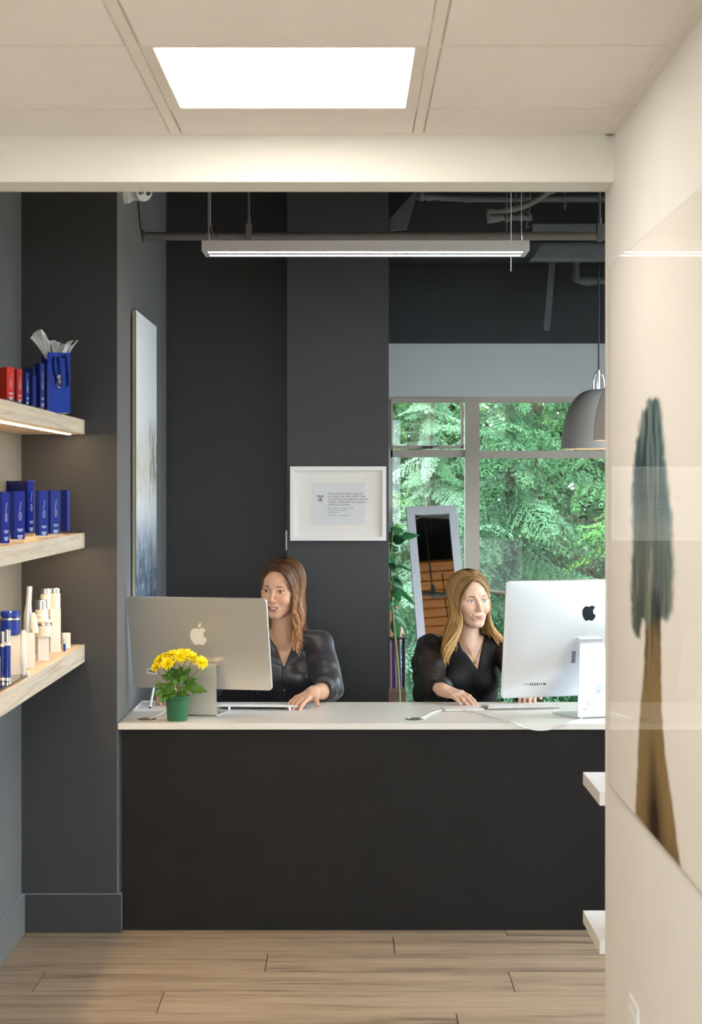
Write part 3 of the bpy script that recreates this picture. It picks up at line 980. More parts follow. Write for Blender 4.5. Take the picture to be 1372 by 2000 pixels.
lathe_thing('slim_bottle', 'slim dark and silver bottle beside the tallest white block', 'bottle', -1.04, 122, zb3, [('body', cyl(r, 0, h * .72), M_cream), ('cap', cyl(r * 1.02, h * .72, h), M_chrome)], GB)
Yq = Yx(126, -.99); r = 2.6 * Yq / F; h = zoff(1247, 126, -.98) - zb3
lathe_thing('sample_vial', 'tiny blue vial at the foot of the tallest white block', 'vial', -.98, 126, zb3, [('base', cyl(r, 0, .006), M_chrome), ('body', cyl(r, .006, h * .6), M_bluej), ('cap', cyl(r, h * .6, h), M_chrome)], GB)
# slim blue bottles at the left edge
for px, X, yt, lab, rr in ((15, -.985, 1230, 'slim blue bottle with silver cap at the shelf front', 6), (6, -1.0, 1234, 'slim blue bottle half hidden behind its silver-capped neighbour', 5.5)):
    Yq = Yx(px, X); r = rr * Yq / F; h = zoff(yt, px, X) - zb3
    lathe_thing('slim_bottle', lab, 'bottle', X, px, zb3 + .008, [('base', cyl(r, 0, .012), M_chrome), ('body', cyl(r, .012, h * .66, .002), M_bluej), ('neck', cyl(r, h * .66, h * .72), M_wplast), ('cap', cyl(r * .95, h * .72, h - .008), M_chrome)], GB)
Yq = Yx(0, -1.0)
simple('display_tray', MB().obox((-1.0, Yq - .02, zb3 + .004), ((1, 0, 0), (0, 1, 0), (0, 0, 1)), (.034, .26, .004)), M_dkbase, 'glossy black tray under the slim blue bottles', 'tray', bevel=.001)
# white tubes and pipette on block 2
def tube_thing(name, label, X, Y, z0, prof, flat, m, cap=None, tilt=0):
    t = thing(name, label, 'tube', (X, Y, z0), group=GB)
    mb = MB()
    n = 20
    vs, fs = [], []
    for (rx, ry, z) in prof:
        for k in range(n):
            a = 2 * PI * k / n
            vs.append((X + rx * math.cos(a) + tilt * z, Y + ry * math.sin(a), z0 + z))
    for i in range(len(prof) - 1):
        for k in range(n):
            a, b = i * n + k, i * n + (k + 1) % n
            fs.append((a, b, b + n, a + n))
    fs.append(tuple(range(n))[::-1]); fs.append(tuple(range((len(prof) - 1) * n, len(prof) * n)))
    mb.add(vs, fs)
    build('tube_body', mb, m, t, world=True, smooth=True)
    if cap:
        build('cap', MB().lathe([(rr, z0 + z) for rr, z in cap], (X, Y, 0), 20), M_wplast, t, world=True, smooth=True)
    return t
sY = Y2 / F
M_silv = mat('silver_tube', (0.62, 0.66, 0.70), 0.25, metal=0.5, noise=0.05)
tube_thing('squeeze_tube', 'tallest silvery squeeze tube standing upright on the white block', m2.x - .006, m2.y, h2, [(.012, .012, 0), (.0125, .0125, .03), (.0135, .010, .055), (.009, .008, .09), (.0085, .004, .12), (.0085, .0012, .145)], 1, M_silv, tilt=.06)
tube_thing('squeeze_tube', 'short white tapered tube right of the silvery tube', m2.x + .020, m2.y - .004, h2, [(.011, .010, 0), (.0115, .009, .02), (.008, .005, .05), (.0045, .002, .063)], 1, M_wplast, tilt=-.08)
Yt = Yx(46, -.975)
tube_thing('squeeze_tube', 'white tapered tube standing on the shelf between two blocks', -.975, Yt, zb3, [(.006, .006, .0), (.006, .006, .022), (.007, .007, .024), (.0095, .0095, .05), (.0095, .008, .09), (.008, .004, .125), (.0055, .0015, .14)], 1, M_wplast)
simple('sample_pot', MB().lathe(cyl(.0065, zb3, zb3 + .016), (-.966, Yx(54, -.966), 0), 20), M_wplast, 'tiny white pot at the front of the lowest shelf', 'pot', GB, smooth=True)
# blue carton behind the jar
shelf_box(zb3, -1.13, -40, 20, 27, 1168, 1240, M_blue2, 'dark blue box behind the round blue jar on the lowest shelf', GB, logo=False, base=0)

# ------------------------------------------------------------------ canvas on the wall behind the desk
CXF = XP + .022
cy0, cy1, cz0, cz1 = Yx(266, CXF), Yx(306, CXF), 1.02, 2.275
art = thing('canvas_painting', 'tall pale abstract canvas of reeds over dark water on side wall', 'painting', (CXF, (cy0 + cy1) / 2, cz0))
M_tan = mat('canvas_edge', (0.40, 0.35, 0.27), 0.7, noise=0.05)
build('stretcher', MB().box(CXF - .014, CXF - .002, cy0 + .002, cy1 - .002, cz0 + .002, cz1 - .002), M_tan, art, world=True)
build('wall_batten', MB().box(XP + .001, CXF - .014, cy0 + .03, cy1 - .03, cz0 + .03, cz1 - .03), M_blk, art, world=True)
M_paint = mat('painted_canvas', (1, 1, 1), 0.6, attr='col', spec=0.3)
NY, NZ = 130, 330
yy, zz = np.meshgrid(np.linspace(cy0, cy1, NY), np.linspace(cz0, cz1, NZ), indexing='ij')
u = (yy - cy0) / (cy1 - cy0); v = (zz - cz0) / (cz1 - cz0)
def vnoise(shape_u, shape_v, seed, u, v):
    r_ = np.random.default_rng(seed)
    g = r_.random((shape_u + 2, shape_v + 2))
    x, y_ = u * shape_u, v * shape_v
    i, j = np.clip(x.astype(int), 0, shape_u), np.clip(y_.astype(int), 0, shape_v)
    fx, fy = x - i, y_ - j
    fx, fy = fx * fx * (3 - 2 * fx), fy * fy * (3 - 2 * fy)
    return (g[i, j] * (1 - fx) + g[i + 1, j] * fx) * (1 - fy) + (g[i, j + 1] * (1 - fx) + g[i + 1, j + 1] * fx) * fy
streak = vnoise(70, 14, 3, u, v) * .6 + vnoise(120, 40, 4, u, v) * .4
big = vnoise(5, 6, 5, u, v)
white = np.array([.70, .71, .74]); cream = np.array([.62, .58, .46]); dark = np.array([.03, .035, .06]); teal = np.array([.10, .17, .24]); olive = np.array([.22, .24, .07]); brown = np.array([.10, .06, .05])
col = np.ones((NY, NZ, 3)) * white
def blend(col, c, k): return col * (1 - k[..., None]) + c * k[..., None]
col = blend(col, cream, np.clip(1 - np.abs(v - .52) / .16, 0, 1) * .7)
reed = np.clip((streak - .47) * 6, 0, 1) * np.clip((.66 - v + .16 * (big - .5)) / .08, 0, 1)
col = blend(col, olive, np.clip((streak - .42) * 6, 0, 1) * np.clip((u - .55) / .2, 0, 1) * np.clip(1 - np.abs(v - .54) / .12, 0, 1))
col = blend(col, dark, reed * np.clip((v - .38) / .06, 0, 1) * (.25 + .5 * (u > .6)))
water = np.clip((.42 - v) / .25, 0, 1)
col = blend(col, teal, np.clip(water * 1.5 * (streak + .25), 0, 1))
col = blend(col, dark, np.clip(water * 1.5 - .3, 0, 1) * np.clip((streak - .40) * 5, 0, 1))
col = blend(col, np.array([.5, .56, .62]), np.clip((streak - .62) * 7, 0, 1) * water * .8)
col = blend(col, brown, np.clip((.12 - v) / .1, 0, 1) * .6)
V = np.stack([np.full_like(yy, CXF), yy, zz], -1).reshape(-1, 3)
idx = np.arange(NY * NZ).reshape(NY, NZ)
Q = np.stack([idx[:-1, :-1], idx[1:, :-1], idx[1:, 1:], idx[:-1, 1:]], -1).reshape(-1, 4)
npmesh('painted_face', V, Q, M_paint, art, col.reshape(-1, 3))

# ------------------------------------------------------------------ framed notice on the column
fy = YCOL - .028
f0_, f1_ = at(567, 911, fy), at(755, 1056, fy)
x0, x1, z1, z0 = f0_.x, f1_.x, f0_.z, f1_.z
fr = thing('picture_frame', 'white framed notice hung on the charcoal column', 'picture frame', ((x0 + x1) / 2, YCOL, z0))
M_fw = mat('white_frame_wood', (0.82, 0.81, 0.79), 0.4, noise=0.01)
M_mat = mat('mount_board', (0.80, 0.77, 0.74), 0.8, noise=0.01)
M_paper = mat('notice_paper', (0.70, 0.71, 0.72), 0.8, noise=0.02)
M_ink = mat('grey_ink', (0.16, 0.15, 0.15), 0.8, noise=0.05)
bw = .017
build('frame', MB().box(x0, x1, fy, YCOL - .001, z1 - bw, z1).box(x0, x1, fy, YCOL - .001, z0, z0 + bw).box(x0, x0 + bw, fy, YCOL - .001, z0 + bw, z1 - bw).box(x1 - bw, x1, fy, YCOL - .001, z0 + bw, z1 - bw), M_fw, fr, world=True)
build('mount', MB().box(x0 + bw, x1 - bw, fy + .014, fy + .02, z0 + bw, z1 - bw), M_mat, fr, world=True)
pa = at(610, 943, fy); pb = at(713, 1025, fy)
build('paper', MB().box(pa.x, pb.x, fy + .0128, fy + .014, pb.z, pa.z), M_paper, fr, world=True)
ps = fy / F
yo = fy + .0126
U, W = (1, 0, 0), (0, 0, 1)
lines = [('The physicians and/or surgeons', 966, 6.0), ('working in this office and/or clinic', 971.4, 6.0), ('are licensed and registered with the', 976.8, 6.0), ('College of Physicians and Surgeons', 982.2, 6.0), ('of British Columbia', 987.6, 6.0),
         ('More information available through', 993.6, 3.9), ('the public web directory at', 997.6, 3.9), ('www.cpsbc.ca', 1001.8, 4.2), ('This notice is to be displayed publicly', 1007.5, 3.3)]
tm = MB()
for txt, py, sz in lines:
    p = at(640.5, py, fy)
    m = text_mb(txt, sz * ps * .90, (p.x, yo, p.z), U, W, 0.0001, bold=.00003)
    tm.add(m.v, m.f)
build('lettering', tm, M_ink, fr, world=True, recalc=False)
# emblem: winged crest over a round seal
em = MB()
ec = at(626, 973, fy)
for s_ in (-1, 1):
    em.prism([(0, .010), (s_ * .010, .013), (s_ * .021, .005), (s_ * .012, .008), (s_ * .004, .005)][::s_], (ec.x, yo, ec.z), U, W, .0001)
ringp = [Vector((ec.x + .0115 * math.cos(q), yo, ec.z - .007 + .0115 * math.sin(q))) for q in np.linspace(0, 2 * PI, 29)]
em.tube(ringp, .0007, 4, cap=False)
em.prism([(-.006, -.012), (.006, -.012), (.007, -.006), (.002, -.004), (.003, .002), (-.001, .006), (-.003, .001), (-.002, -.004), (-.007, -.006)], (ec.x, yo, ec.z), U, W, .0001)
build('emblem', em, M_ink, fr, world=True)
# switch plate on the column's hidden side
simple('switch_plate', MB().box(-.287, -.2795, YCOL + .03, YCOL + .11, Zp(1075, YCOL), Zp(1037, YCOL)), M_wplast, 'thin white switch plate edge on the column side', 'switch plate', bevel=.001)

# ------------------------------------------------------------------ security camera
Yc = Yx(240, XP)
sc_ = thing('security_camera', 'white round security camera high on the side wall', 'camera', (XP, Yc + .03, 2.66))
zc = Zp(374, Yc)
build('base', MB().lathe([(.052, 0), (.052, .018), (.046, .024)], (XP, Yc + .045, zc + .015), 28, ax=(1, 0, 0)).lathe([(.044, .024), (.040, .04), (.030, .05)], (XP, Yc + .045, zc + .015), 28, ax=(1, 0, 0)), M_wplast, sc_, world=True, smooth=True)
dirv = Vector((.62, -.74, -.25)).normalized()
cb = Vector((XP + .058, Yc + .035, zc + .008))
build('ball', MB().sphere(cb, .038, 24, 14), M_wplast, sc_, world=True, smooth=True)
build('face_plate', MB().lathe([(.0, .036), (.034, .034), (.036, .028)], cb, 28, ax=dirv), M_wplast, sc_, world=True, smooth=True)
sd = dirv.cross(Vector((0, 0, 1))).normalized()
for s_, m in ((-1, M_blk), (1, M_steel_dk)):
    build('lens', MB().lathe([(0, .0395), (.010, .039), (.0125, .034)], cb + sd * s_ * .0155, 20, ax=dirv), m, sc_, world=True, smooth=True)
simple('wall_cable', MB().tube(smooth_path([at(266, 372, 7.0) , at(270, 400, 7.05), at(274, 440, 7.2), at(279, 466, 7.28)], 5), .003, 6), M_blk, 'thin black cable running down from the security camera', 'cable')

# ------------------------------------------------------------------ tree print on the white wall
ay1, ay0 = 4.53, 2.2
az0, az1 = .852, 2.152
pn = thing('wall_art', 'large glass print of a teal and brown tree on the white wall', 'wall art', (XR - .01, 3.4, az0))
M_artp = mat('tree_print', (1, 1, 1), 0.65, attr='col', spec=0.1)
M_artback = mat('print_backing', (0.76, 0.73, 0.69), 0.6, noise=0.01)
build('backing', MB().box(XR - .012, XR - .0005, ay0, ay1, az0, az1), M_artback, pn, world=True)
NY, NZ = 340, 270
ya, za = np.meshgrid(np.linspace(ay0, ay1, NY), np.linspace(az0, az1, NZ), indexing='ij')
px = CX + XR * F / ya; py = CY + (EYE - za) * F / ya
def polydist(poly, x, y, soft):
    """soft inside mask of a polygon by even-odd + distance"""
    inside = np.zeros_like(x, dtype=bool)
    dist = np.full_like(x, 1e9)
    n = len(poly)
    for i in range(n):
        x0, y0 = poly[i]; x1, y1 = poly[(i + 1) % n]
        c1 = ((y0 > y) != (y1 > y))
        xi = (x1 - x0) * (y - y0) / ((y1 - y0) if y1 != y0 else 1e-9) + x0
        inside ^= c1 & (x < xi)
        dx, dy = x1 - x0, y1 - y0
        t_ = np.clip(((x - x0) * dx + (y - y0) * dy) / (dx * dx + dy * dy + 1e-9), 0, 1)
        dist = np.minimum(dist, np.hypot(x - x0 - t_ * dx, y - y0 - t_ * dy))
    sd_ = np.where(inside, dist, -dist)
    return np.clip(.5 + sd_ / soft, 0, 1)
uu = (ya - ay0) / (ay1 - ay0); vv_ = (za - az0) / (az1 - az0)
st = vnoise(90, 10, 21, uu, vv_) * .55 + vnoise(200, 22, 22, uu, vv_) * .45
bg = vnoise(8, 8, 23, uu, vv_)
paper = np.array(s2l(248, 243, 237))
col = np.ones((NY, NZ, 3)) * paper * (.98 + .04 * bg[..., None])
wob = (vnoise(70, 90, 25, uu, vv_) - .5) * 4
crown = [(1290, 775), (1303, 780), (1308, 830), (1316, 920), (1327, 1010), (1331, 1120), (1329, 1190), (1316, 1217), (1305, 1210), (1280, 1225), (1268, 1210), (1262, 1246), (1254, 1244), (1246, 1225), (1243, 1180), (1247, 1060), (1245, 960), (1252, 880), (1264, 810), (1278, 783)]
trunk = [(1274, 1150), (1305, 1150), (1303, 1260), (1305, 1390), (1312, 1470), (1330, 1600), (1345, 1712), (1253, 1592), (1258, 1450), (1262, 1380), (1270, 1300), (1272, 1220)]
cm = polydist(crown, px + wob, py + wob * 1.5, 7)
tmk = polydist(trunk, px + wob * .5, py, 4)
teal = np.array(s2l(84, 118, 120)); slate = np.array(s2l(44, 62, 66)); sage = np.array(s2l(128, 134, 118)); dkg = np.array(s2l(42, 46, 42))
tan = np.array(s2l(150, 126, 84)); umber = np.array(s2l(58, 38, 22)); ochre = np.array(s2l(160, 134, 96))
h_ = np.clip((py - 780) / 450, 0, 1)
xr_ = np.clip((px - 1243) / 87, 0, 1)
stk = np.clip((st - .5) * 3.2 + .5, 0, 1)
ccol = np.ones((NY, NZ, 3)) * teal
ccol = blend(ccol, slate, np.clip(1.3 - 2.6 * np.abs(xr_ - .30 - .12 * h_), 0, 1) * (.35 + .65 * stk))
ccol = blend(ccol, sage, np.clip((h_ - .30) * 2.2, 0, 1) * np.clip((stk - .45) * 2.2, 0, .9))
ccol = blend(ccol, dkg, np.clip((h_ - .45) * 2.2, 0, 1) * np.clip((.55 - stk) * 2.4, 0, .95))
ccol = blend(ccol, dkg, np.clip((h_ - .55) * 2.0, 0, 1) * np.exp(-((xr_ - .22) / .12) ** 2) * .8)
ccol = blend(ccol, np.array(s2l(196, 190, 172)), np.exp(-((xr_ - .46) / .05) ** 2) * np.exp(-((h_ - .66) / .22) ** 2) * stk)
tcol = np.ones((NY, NZ, 3)) * tan
ht = np.clip((py - 1150) / 560, 0, 1)
tcol = blend(tcol, dkg, np.clip((.34 - ht) * 4, 0, 1) * (.35 + .5 * (1 - stk)))
tcol = blend(tcol, umber, np.exp(-((px - 1275) / 3.5) ** 2) * np.clip((.42 - ht) * 4, 0, .8))
tcol = blend(tcol, ochre, np.clip((stk - .5) * 1.6, 0, 1) * .8)
core = np.exp(-((px - (1288 + 16 * (ht - .7))) / (9 + 26 * np.clip(ht - .6, 0, 1))) ** 2) * np.clip((ht - .46) * 3.0, 0, 1)
tcol = blend(tcol, umber, np.clip(core * 1.15, 0, 1))
tcol = blend(tcol, umber, np.clip((ht - .84) * 3, 0, .5))
col = blend(col, tcol, tmk)
soft = np.where(xr_ > .6, polydist(crown, px + wob, py, 16), 1)
col = blend(col, ccol, cm * soft * np.clip(.72 + .5 * st, 0, 1))
V = np.stack([np.full_like(ya, XR - .0125), ya, za], -1).reshape(-1, 3)
idx = np.arange(NY * NZ).reshape(NY, NZ)
Q = np.stack([idx[:-1, :-1], idx[:-1, 1:], idx[1:, 1:], idx[1:, :-1]], -1).reshape(-1, 4)
npmesh('print', V, Q, M_artp, pn, col.reshape(-1, 3))
build('glass_sheet', MB().box(XR - .018, XR - .014, ay0, ay1, az0, az1), M_pglass, pn, world=True)

# outlet plate
ot = thing('outlet_plate', 'white outlet plate low on the white wall', 'outlet', (XR, Yx(1241, XR), .33))
y0, y1 = Yx(1250, XR), Yx(1233, XR)
zz1 = Zp(1952, Yx(1240, XR))
build('plate', MB().box(XR - .006, XR, y0, y1, zz1 - .115, zz1), M_wplast, ot, world=True, bevel=.002)
for dz in (.038, .078):
    build('socket', MB().box(XR - .008, XR - .006, y0 + .02, y1 - .02, zz1 - dz - .014, zz1 - dz + .014), M_wplast, ot, world=True, bevel=.001)

# ------------------------------------------------------------------ white display shelves beyond the wall end
M_wshelf = mat('white_shelf_lacquer', (0.80, 0.78, 0.75), 0.4, noise=0.01)
us = thing('display_shelf_unit', 'white lacquered shelf unit peeking out past the white wall', 'shelf unit', (.85, 5.17, 0))
for zs in (.757, .348):
    build('shelf', MB().box(.686, 1.03, 4.99, 5.35, zs - .036, zs), M_wshelf, us, world=True, bevel=.001)
build('side_panel', MB().box(1.03, 1.05, 4.99, 5.35, 0, .98), M_wshelf, us, world=True)
pl = thing('small_potted_plant', 'small potted plant with yellow green sprigs on lower white shelf', 'plant', (.772, 5.16, .348))
M_pot2 = mat('grey_pot', (.3, .3, .3), .6, noise=0.1)
M_sprig = mat('sprig_leaf', (.30, .33, .07), .6, noise=0.2, nscale=60)
build('pot', MB().lathe([(.028, .348), (.038, .42), (.04, .425), (.035, .425), (.033, .41), (0, .41)], (.772, 5.16, 0), 20), M_pot2, pl, world=True, smooth=True)
rs = random.Random(5)
for k in range(14):
    a = rs.uniform(0, 2 * PI); l = rs.uniform(.08, .17); sp = rs.uniform(.02, .055)
    tip = Vector((.772 + sp * math.cos(a), 5.16 + sp * math.sin(a), .41 + l))
    g = MB().tube(smooth_path([(.772, 5.16, .405), (.772 + sp * .4 * math.cos(a), 5.16 + sp * .4 * math.sin(a), .41 + l * .6), tip], 4), .001, 5)
    for j in range(9):
        q = tip + Vector((rs.uniform(-.012, .012), rs.uniform(-.012, .012), rs.uniform(-.03, .006)))
        g.sphere(q, rs.uniform(.003, .0052), 6, 4)
    build('sprig', g, M_sprig, pl, world=True, smooth=True)

# ------------------------------------------------------------------ television on the partition, facing the window
tv = thing('television', 'dark wall television facing the garden window, seen as reflection', 'television', (1.28, YH1, 1.2))
build('body', MB().box(.98, 1.60, YH1 + .02, YH1 + .055, 1.22, 1.58), M_blk, tv, world=True, bevel=.004)
build('bracket', MB().box(1.2, 1.4, YH1, YH1 + .02, 1.32, 1.48), M_steel_dk, tv, world=True)
M_scr = mat('dark_screen', (0.01, 0.012, 0.016), 0.08, noise=0.02)
build('screen', MB().box(.99, 1.59, YH1 + .055, YH1 + .056, 1.235, 1.57), M_scr, tv, world=True)

# ------------------------------------------------------------------ leaning mirror
M_mframe = mat('pale_mirror_frame', (0.58, 0.59, 0.64), 0.4, noise=0.02)
M_mirror = mat('mirror_silver', (0.90, 0.90, 0.90), 0.015, metal=1.0)
tilt, roll = R(20), R(-4.0)
top_l, top_r = at(794, 990, 9.46), at(891, 990, 9.46)
H = 1.60
Wm = (top_r.x - top_l.x) * 1.02
upv = Vector((math.sin(-roll) * -1, math.sin(tilt), math.cos(tilt))).normalized()
sidev = Vector((1, .10, 0)); sidev = (sidev - upv * sidev.dot(upv)).normalized()
nrm = sidev.cross(upv).normalized()     # faces the room
if nrm.y > 0: nrm = -nrm
tl = Vector(top_l)
mir = thing('leaning_mirror', 'tall white framed mirror leaning against the window', 'mirror', (tl.x + .15, 8.95, 0))
def mp(a, b, d=0.0): return tl + sidev * a - upv * b + nrm * d
fw = .042
g = MB()
def mbar(a0, a1, b0, b1):
    cc = mp((a0 + a1) / 2, (b0 + b1) / 2, -.012)
    g.obox(cc, (sidev, upv, nrm), ((a1 - a0) / 2, (b1 - b0) / 2, .014))
mbar(0, fw, 0, H); mbar(Wm - fw, Wm, 0, H); mbar(fw, Wm - fw, 0, fw); mbar(fw, Wm - fw, H - fw, H)
build('frame', g, M_mframe, mir, world=True, bevel=.001)
g = MB().obox(mp(Wm / 2, H / 2, -.012), (sidev, upv, nrm), (Wm / 2 - fw, H / 2 - fw, .004))
build('mirror_glass', g, M_mirror, mir, world=True)

# ------------------------------------------------------------------ rack with bag, striped cloth and box beside the column
YR = 9.0
xr0 = .168
xr1 = Xp(789, YR)
rk = thing('wire_rack', 'narrow black wire rack behind the column edge', 'rack', (.25, YR, 0))
rm = MB()
for xx in (xr0 + .02, xr1):
    for yy_ in (YR - .12, YR + .12):
        rm.tube([(xx, yy_, 0), (xx, yy_, Zp(1243, YR))], .006, 8)
for zz_ in (Zp(1243, YR), Zp(1347, YR), .15):
    for yy_ in (YR - .12, YR + .12): rm.tube([(xr0 + .02, yy_, zz_), (xr1, yy_, zz_)], .005, 8)
    for xx in (xr0 + .02, xr1): rm.tube([(xx, YR - .12, zz_), (xx, YR + .12, zz_)], .005, 8)
build('wire_frame', rm, M_blk, rk, world=True)
build('shelf_plate', MB().box(xr0 + .014, xr1 + .006, YR - .126, YR + .126, Zp(1243, YR) - .004, Zp(1243, YR) + .003), M_blk, rk, world=True)
build('shelf_plate', MB().box(xr0 + .014, xr1 + .006, YR - .126, YR + .126, Zp(1347, YR) - .004, Zp(1347, YR) + .003), M_blk, rk, world=True)
M_kraft = mat('kraft_paper', s2l(190, 150, 115), 0.8, noise=0.08, nscale=20, bump=0.2, bscale=30)
zk = Zp(1243, YR) + .003
kb = thing('paper_bag', 'brown paper bag standing on the rack beside the column', 'bag', (.24, YR, zk))
hk = Zp(1137, YR) - zk
g = MB().box(.19, Xp(768, YR), YR - .06, YR + .06, zk, zk + hk)
build('bag_body', g, M_kraft, kb, world=True, bevel=.003)
# cloth draped out of the bag
M_blush = mat('blush_fabric', s2l(205, 165, 150), 0.8, noise=0.12, nscale=30)
vs, fs = [], []
nu, nv = 10, 16
for j in range(nv + 1):
    t_ = j / nv
    for i in range(nu + 1):
        w = i / nu
        z_ = zk + hk * (.68 - .72 * t_)
        xx = Xp(768, YR) + .002 + .055 * t_ ** .8 * (.5 + .5 * w) + .006 * math.sin(9 * w + 5 * t_)
        vs.append((xx, YR - .05 + .10 * w + .008 * math.sin(14 * w + 2 * t_), z_ - (.02 * math.sin(w * 6)) * t_))
for j in range(nv):
    for i in range(nu):
        q = j * (nu + 1) + i
        fs.append((q, q + 1, q + nu + 2, q + nu + 1))
clo = build('cloth', MB().add(vs, fs), M_blush, kb, world=True, smooth=True)
sm_ = clo.modifiers.new('thickness', 'SOLIDIFY'); sm_.thickness = .002
# row of striped folded cloths
zc0, zc1 = Zp(1347, YR) + .003, Zp(1247, YR)
strip = [s2l(150, 60, 95), s2l(196, 150, 180), s2l(120, 40, 60), s2l(60, 50, 130), s2l(205, 170, 185), s2l(160, 80, 130), s2l(110, 30, 55), s2l(150, 140, 200)]
wst = (xr1 - .008 - (xr0 + .03)) / 8
for k, cst in enumerate(strip):
    xx = xr0 + .03 + wst * k
    dx = .018 * (k / 7)
    names = ['crimson', 'pale mauve', 'maroon', 'indigo', 'blush pink', 'plum', 'dark wine red', 'lavender']
    vs = []
    g = MB()
    for (z_, sft) in ((zc0, dx), (zc0 + (zc1 - zc0) * .5, dx * .45), (zc1, 0)):
        vs += [(xx + sft * .6 - .012, YR - .10, z_), (xx + wst * .92 + sft * .6 - .012, YR - .10 , z_), (xx + wst * .92 + sft * .6 - .012, YR + .10, z_), (xx + sft * .6 - .012, YR + .10, z_)]
    fs = [(0, 1, 2, 3), (8, 9, 10, 11)]
    for l in (0, 4):
        for i in range(4): fs.append((l + i, l + (i + 1) % 4, l + 4 + (i + 1) % 4, l + 4 + i))
    simple('folded_cloth', g.add(vs, fs), mat('cloth_dye', cst, 0.8, noise=0.1, nscale=60), names[k] + ' folded cloth in the row on the rack', 'cloth', 'folded cloths on the rack', bevel=.002)
M_brown = mat('brown_box_card', s2l(98, 72, 60), 0.7, noise=0.08)
bx = thing('storage_box', 'dark brown storage box under the folded cloths', 'box', (.25, YR - .2, 0))
build('body', MB().box(xr0 + .005, Xp(793, YR - .25), YR - .29, YR - .15, 0, Zp(1355, YR - .25)), M_brown, bx, world=True, bevel=.002)
build('lid', MB().box(xr0 + .003, Xp(793, YR - .25) + .002, YR - .292, YR - .148, Zp(1355, YR - .25), Zp(1349, YR - .25)), M_brown, bx, world=True, bevel=.001)

# ------------------------------------------------------------------ rubber plant beside the column
rp = thing('rubber_plant', 'leafy rubber plant with broad glossy leaves beside the mirror', 'plant', (.20, 8.72, 0))
M_rleaf = mat('rubber_leaf', s2l(58, 118, 72), 0.3, noise=0.15, nscale=12)
M_stem = mat('plant_stem', s2l(120, 130, 80), 0.6, noise=0.1)
M_potw = mat('white_plant_pot', (.6, .6, .58), .5, noise=0.03)
build('pot', MB().lathe([(.05, 0), (.06, .02), (.075, .24), (.078, .25), (.068, .25), (.066, .23), (0, .23)], (.245, 8.60, 0), 28), M_potw, rp, world=True, smooth=True)
YRp = 8.6
stem_pts = [(.245, 8.60, .23), (.225, 8.6, .7), at(768, 1200, YRp), at(764, 1120, YRp), at(766, 1060, YRp), at(768, 1036, YRp)]
SP = smooth_path(stem_pts, 6)
build('stem', MB().tube(SP, [.008 - .005 * i / len(SP) for i in range(len(SP))], 8), M_stem, rp, world=True, smooth=True)
def leaf_mb(base, tip, width, nrm_hint, droop=.02, n=8, fold=.15):
    base, tip = Vector(base), Vector(tip)
    d = tip - base
    L = d.length
    d.normalize()
    s = d.cross(Vector(nrm_hint)).normalized()
    u = s.cross(d)
    vs, fs = [], []
    for i in range(n + 1):
        t_ = i / n
        w = width * math.sin(PI * t_ ** .8) ** .8 * .5 if 0 < t_ < 1 else .0015
        ctr = base + d * (L * t_) - Vector((0, 0, droop * math.sin(t_ * PI / 2) ** 2)) * t_
        vs += [ctr - s * w + u * (w * fold * 2), ctr, ctr + s * w + u * (w * fold * 2)]
    for i in range(n):
        for k in range(2):
            a = i * 3 + k
            fs.append((a, a + 1, a + 4, a + 3))
    return MB().add(vs, fs)
for (b0, b1), (t0, t1), wd, nh in (((768, 1046), (786, 1024), .065, (.2, -1, .6)), ((770, 1056), (819, 1037), .050, (-.1, -1, .9)), ((768, 1058), (792, 1046), .05, (.1, -1, .3)),
                                   ((764, 1060), (756, 1030), .06, (-.2, -1, .5)), ((764, 1075), (778, 1060), .05, (.3, -1, .5)), ((764, 1080), (770, 1110), .05, (0, -1, .3)),
                                   ((765, 1095), (750, 1080), .06, (0, -1, .6)), ((764, 1104), (806, 1107), .022, (0, -.6, 1)), ((763, 1110), (772, 1092), .05, (0, -1, .2)),
                                   ((764, 1118), (778, 1130), .055, (.3, -1, .3)), ((765, 1125), (798, 1134), .025, (.1, -.5, 1)), ((766, 1136), (790, 1148), .05, (.1, -1, .4)),
                                   ((766, 1145), (812, 1172), .026, (-.1, -1, .5)), ((768, 1150), (782, 1168), .05, (.2, -1, .2)), ((768, 1180), (790, 1175), .05, (.1, -1, .6)),
                                   ((767, 1190), (788, 1212), .045, (0, -1, .4)), ((767, 1200), (797, 1222), .035, (0, -1, .4)), ((767, 1210), (780, 1238), .05, (0, -1, .1)), ((766, 1170), (752, 1190), .05, (0, -1, .1))):
    m = leaf_mb(at(b0, b1, YRp), at(t0, t1, YRp - random.uniform(-.06, .08)), wd, nh)
    lo = build('leaf', m, M_rleaf, rp, world=True, smooth=True, recalc=False)
    sm_ = lo.modifiers.new('thickness', 'SOLIDIFY'); sm_.thickness = .0012
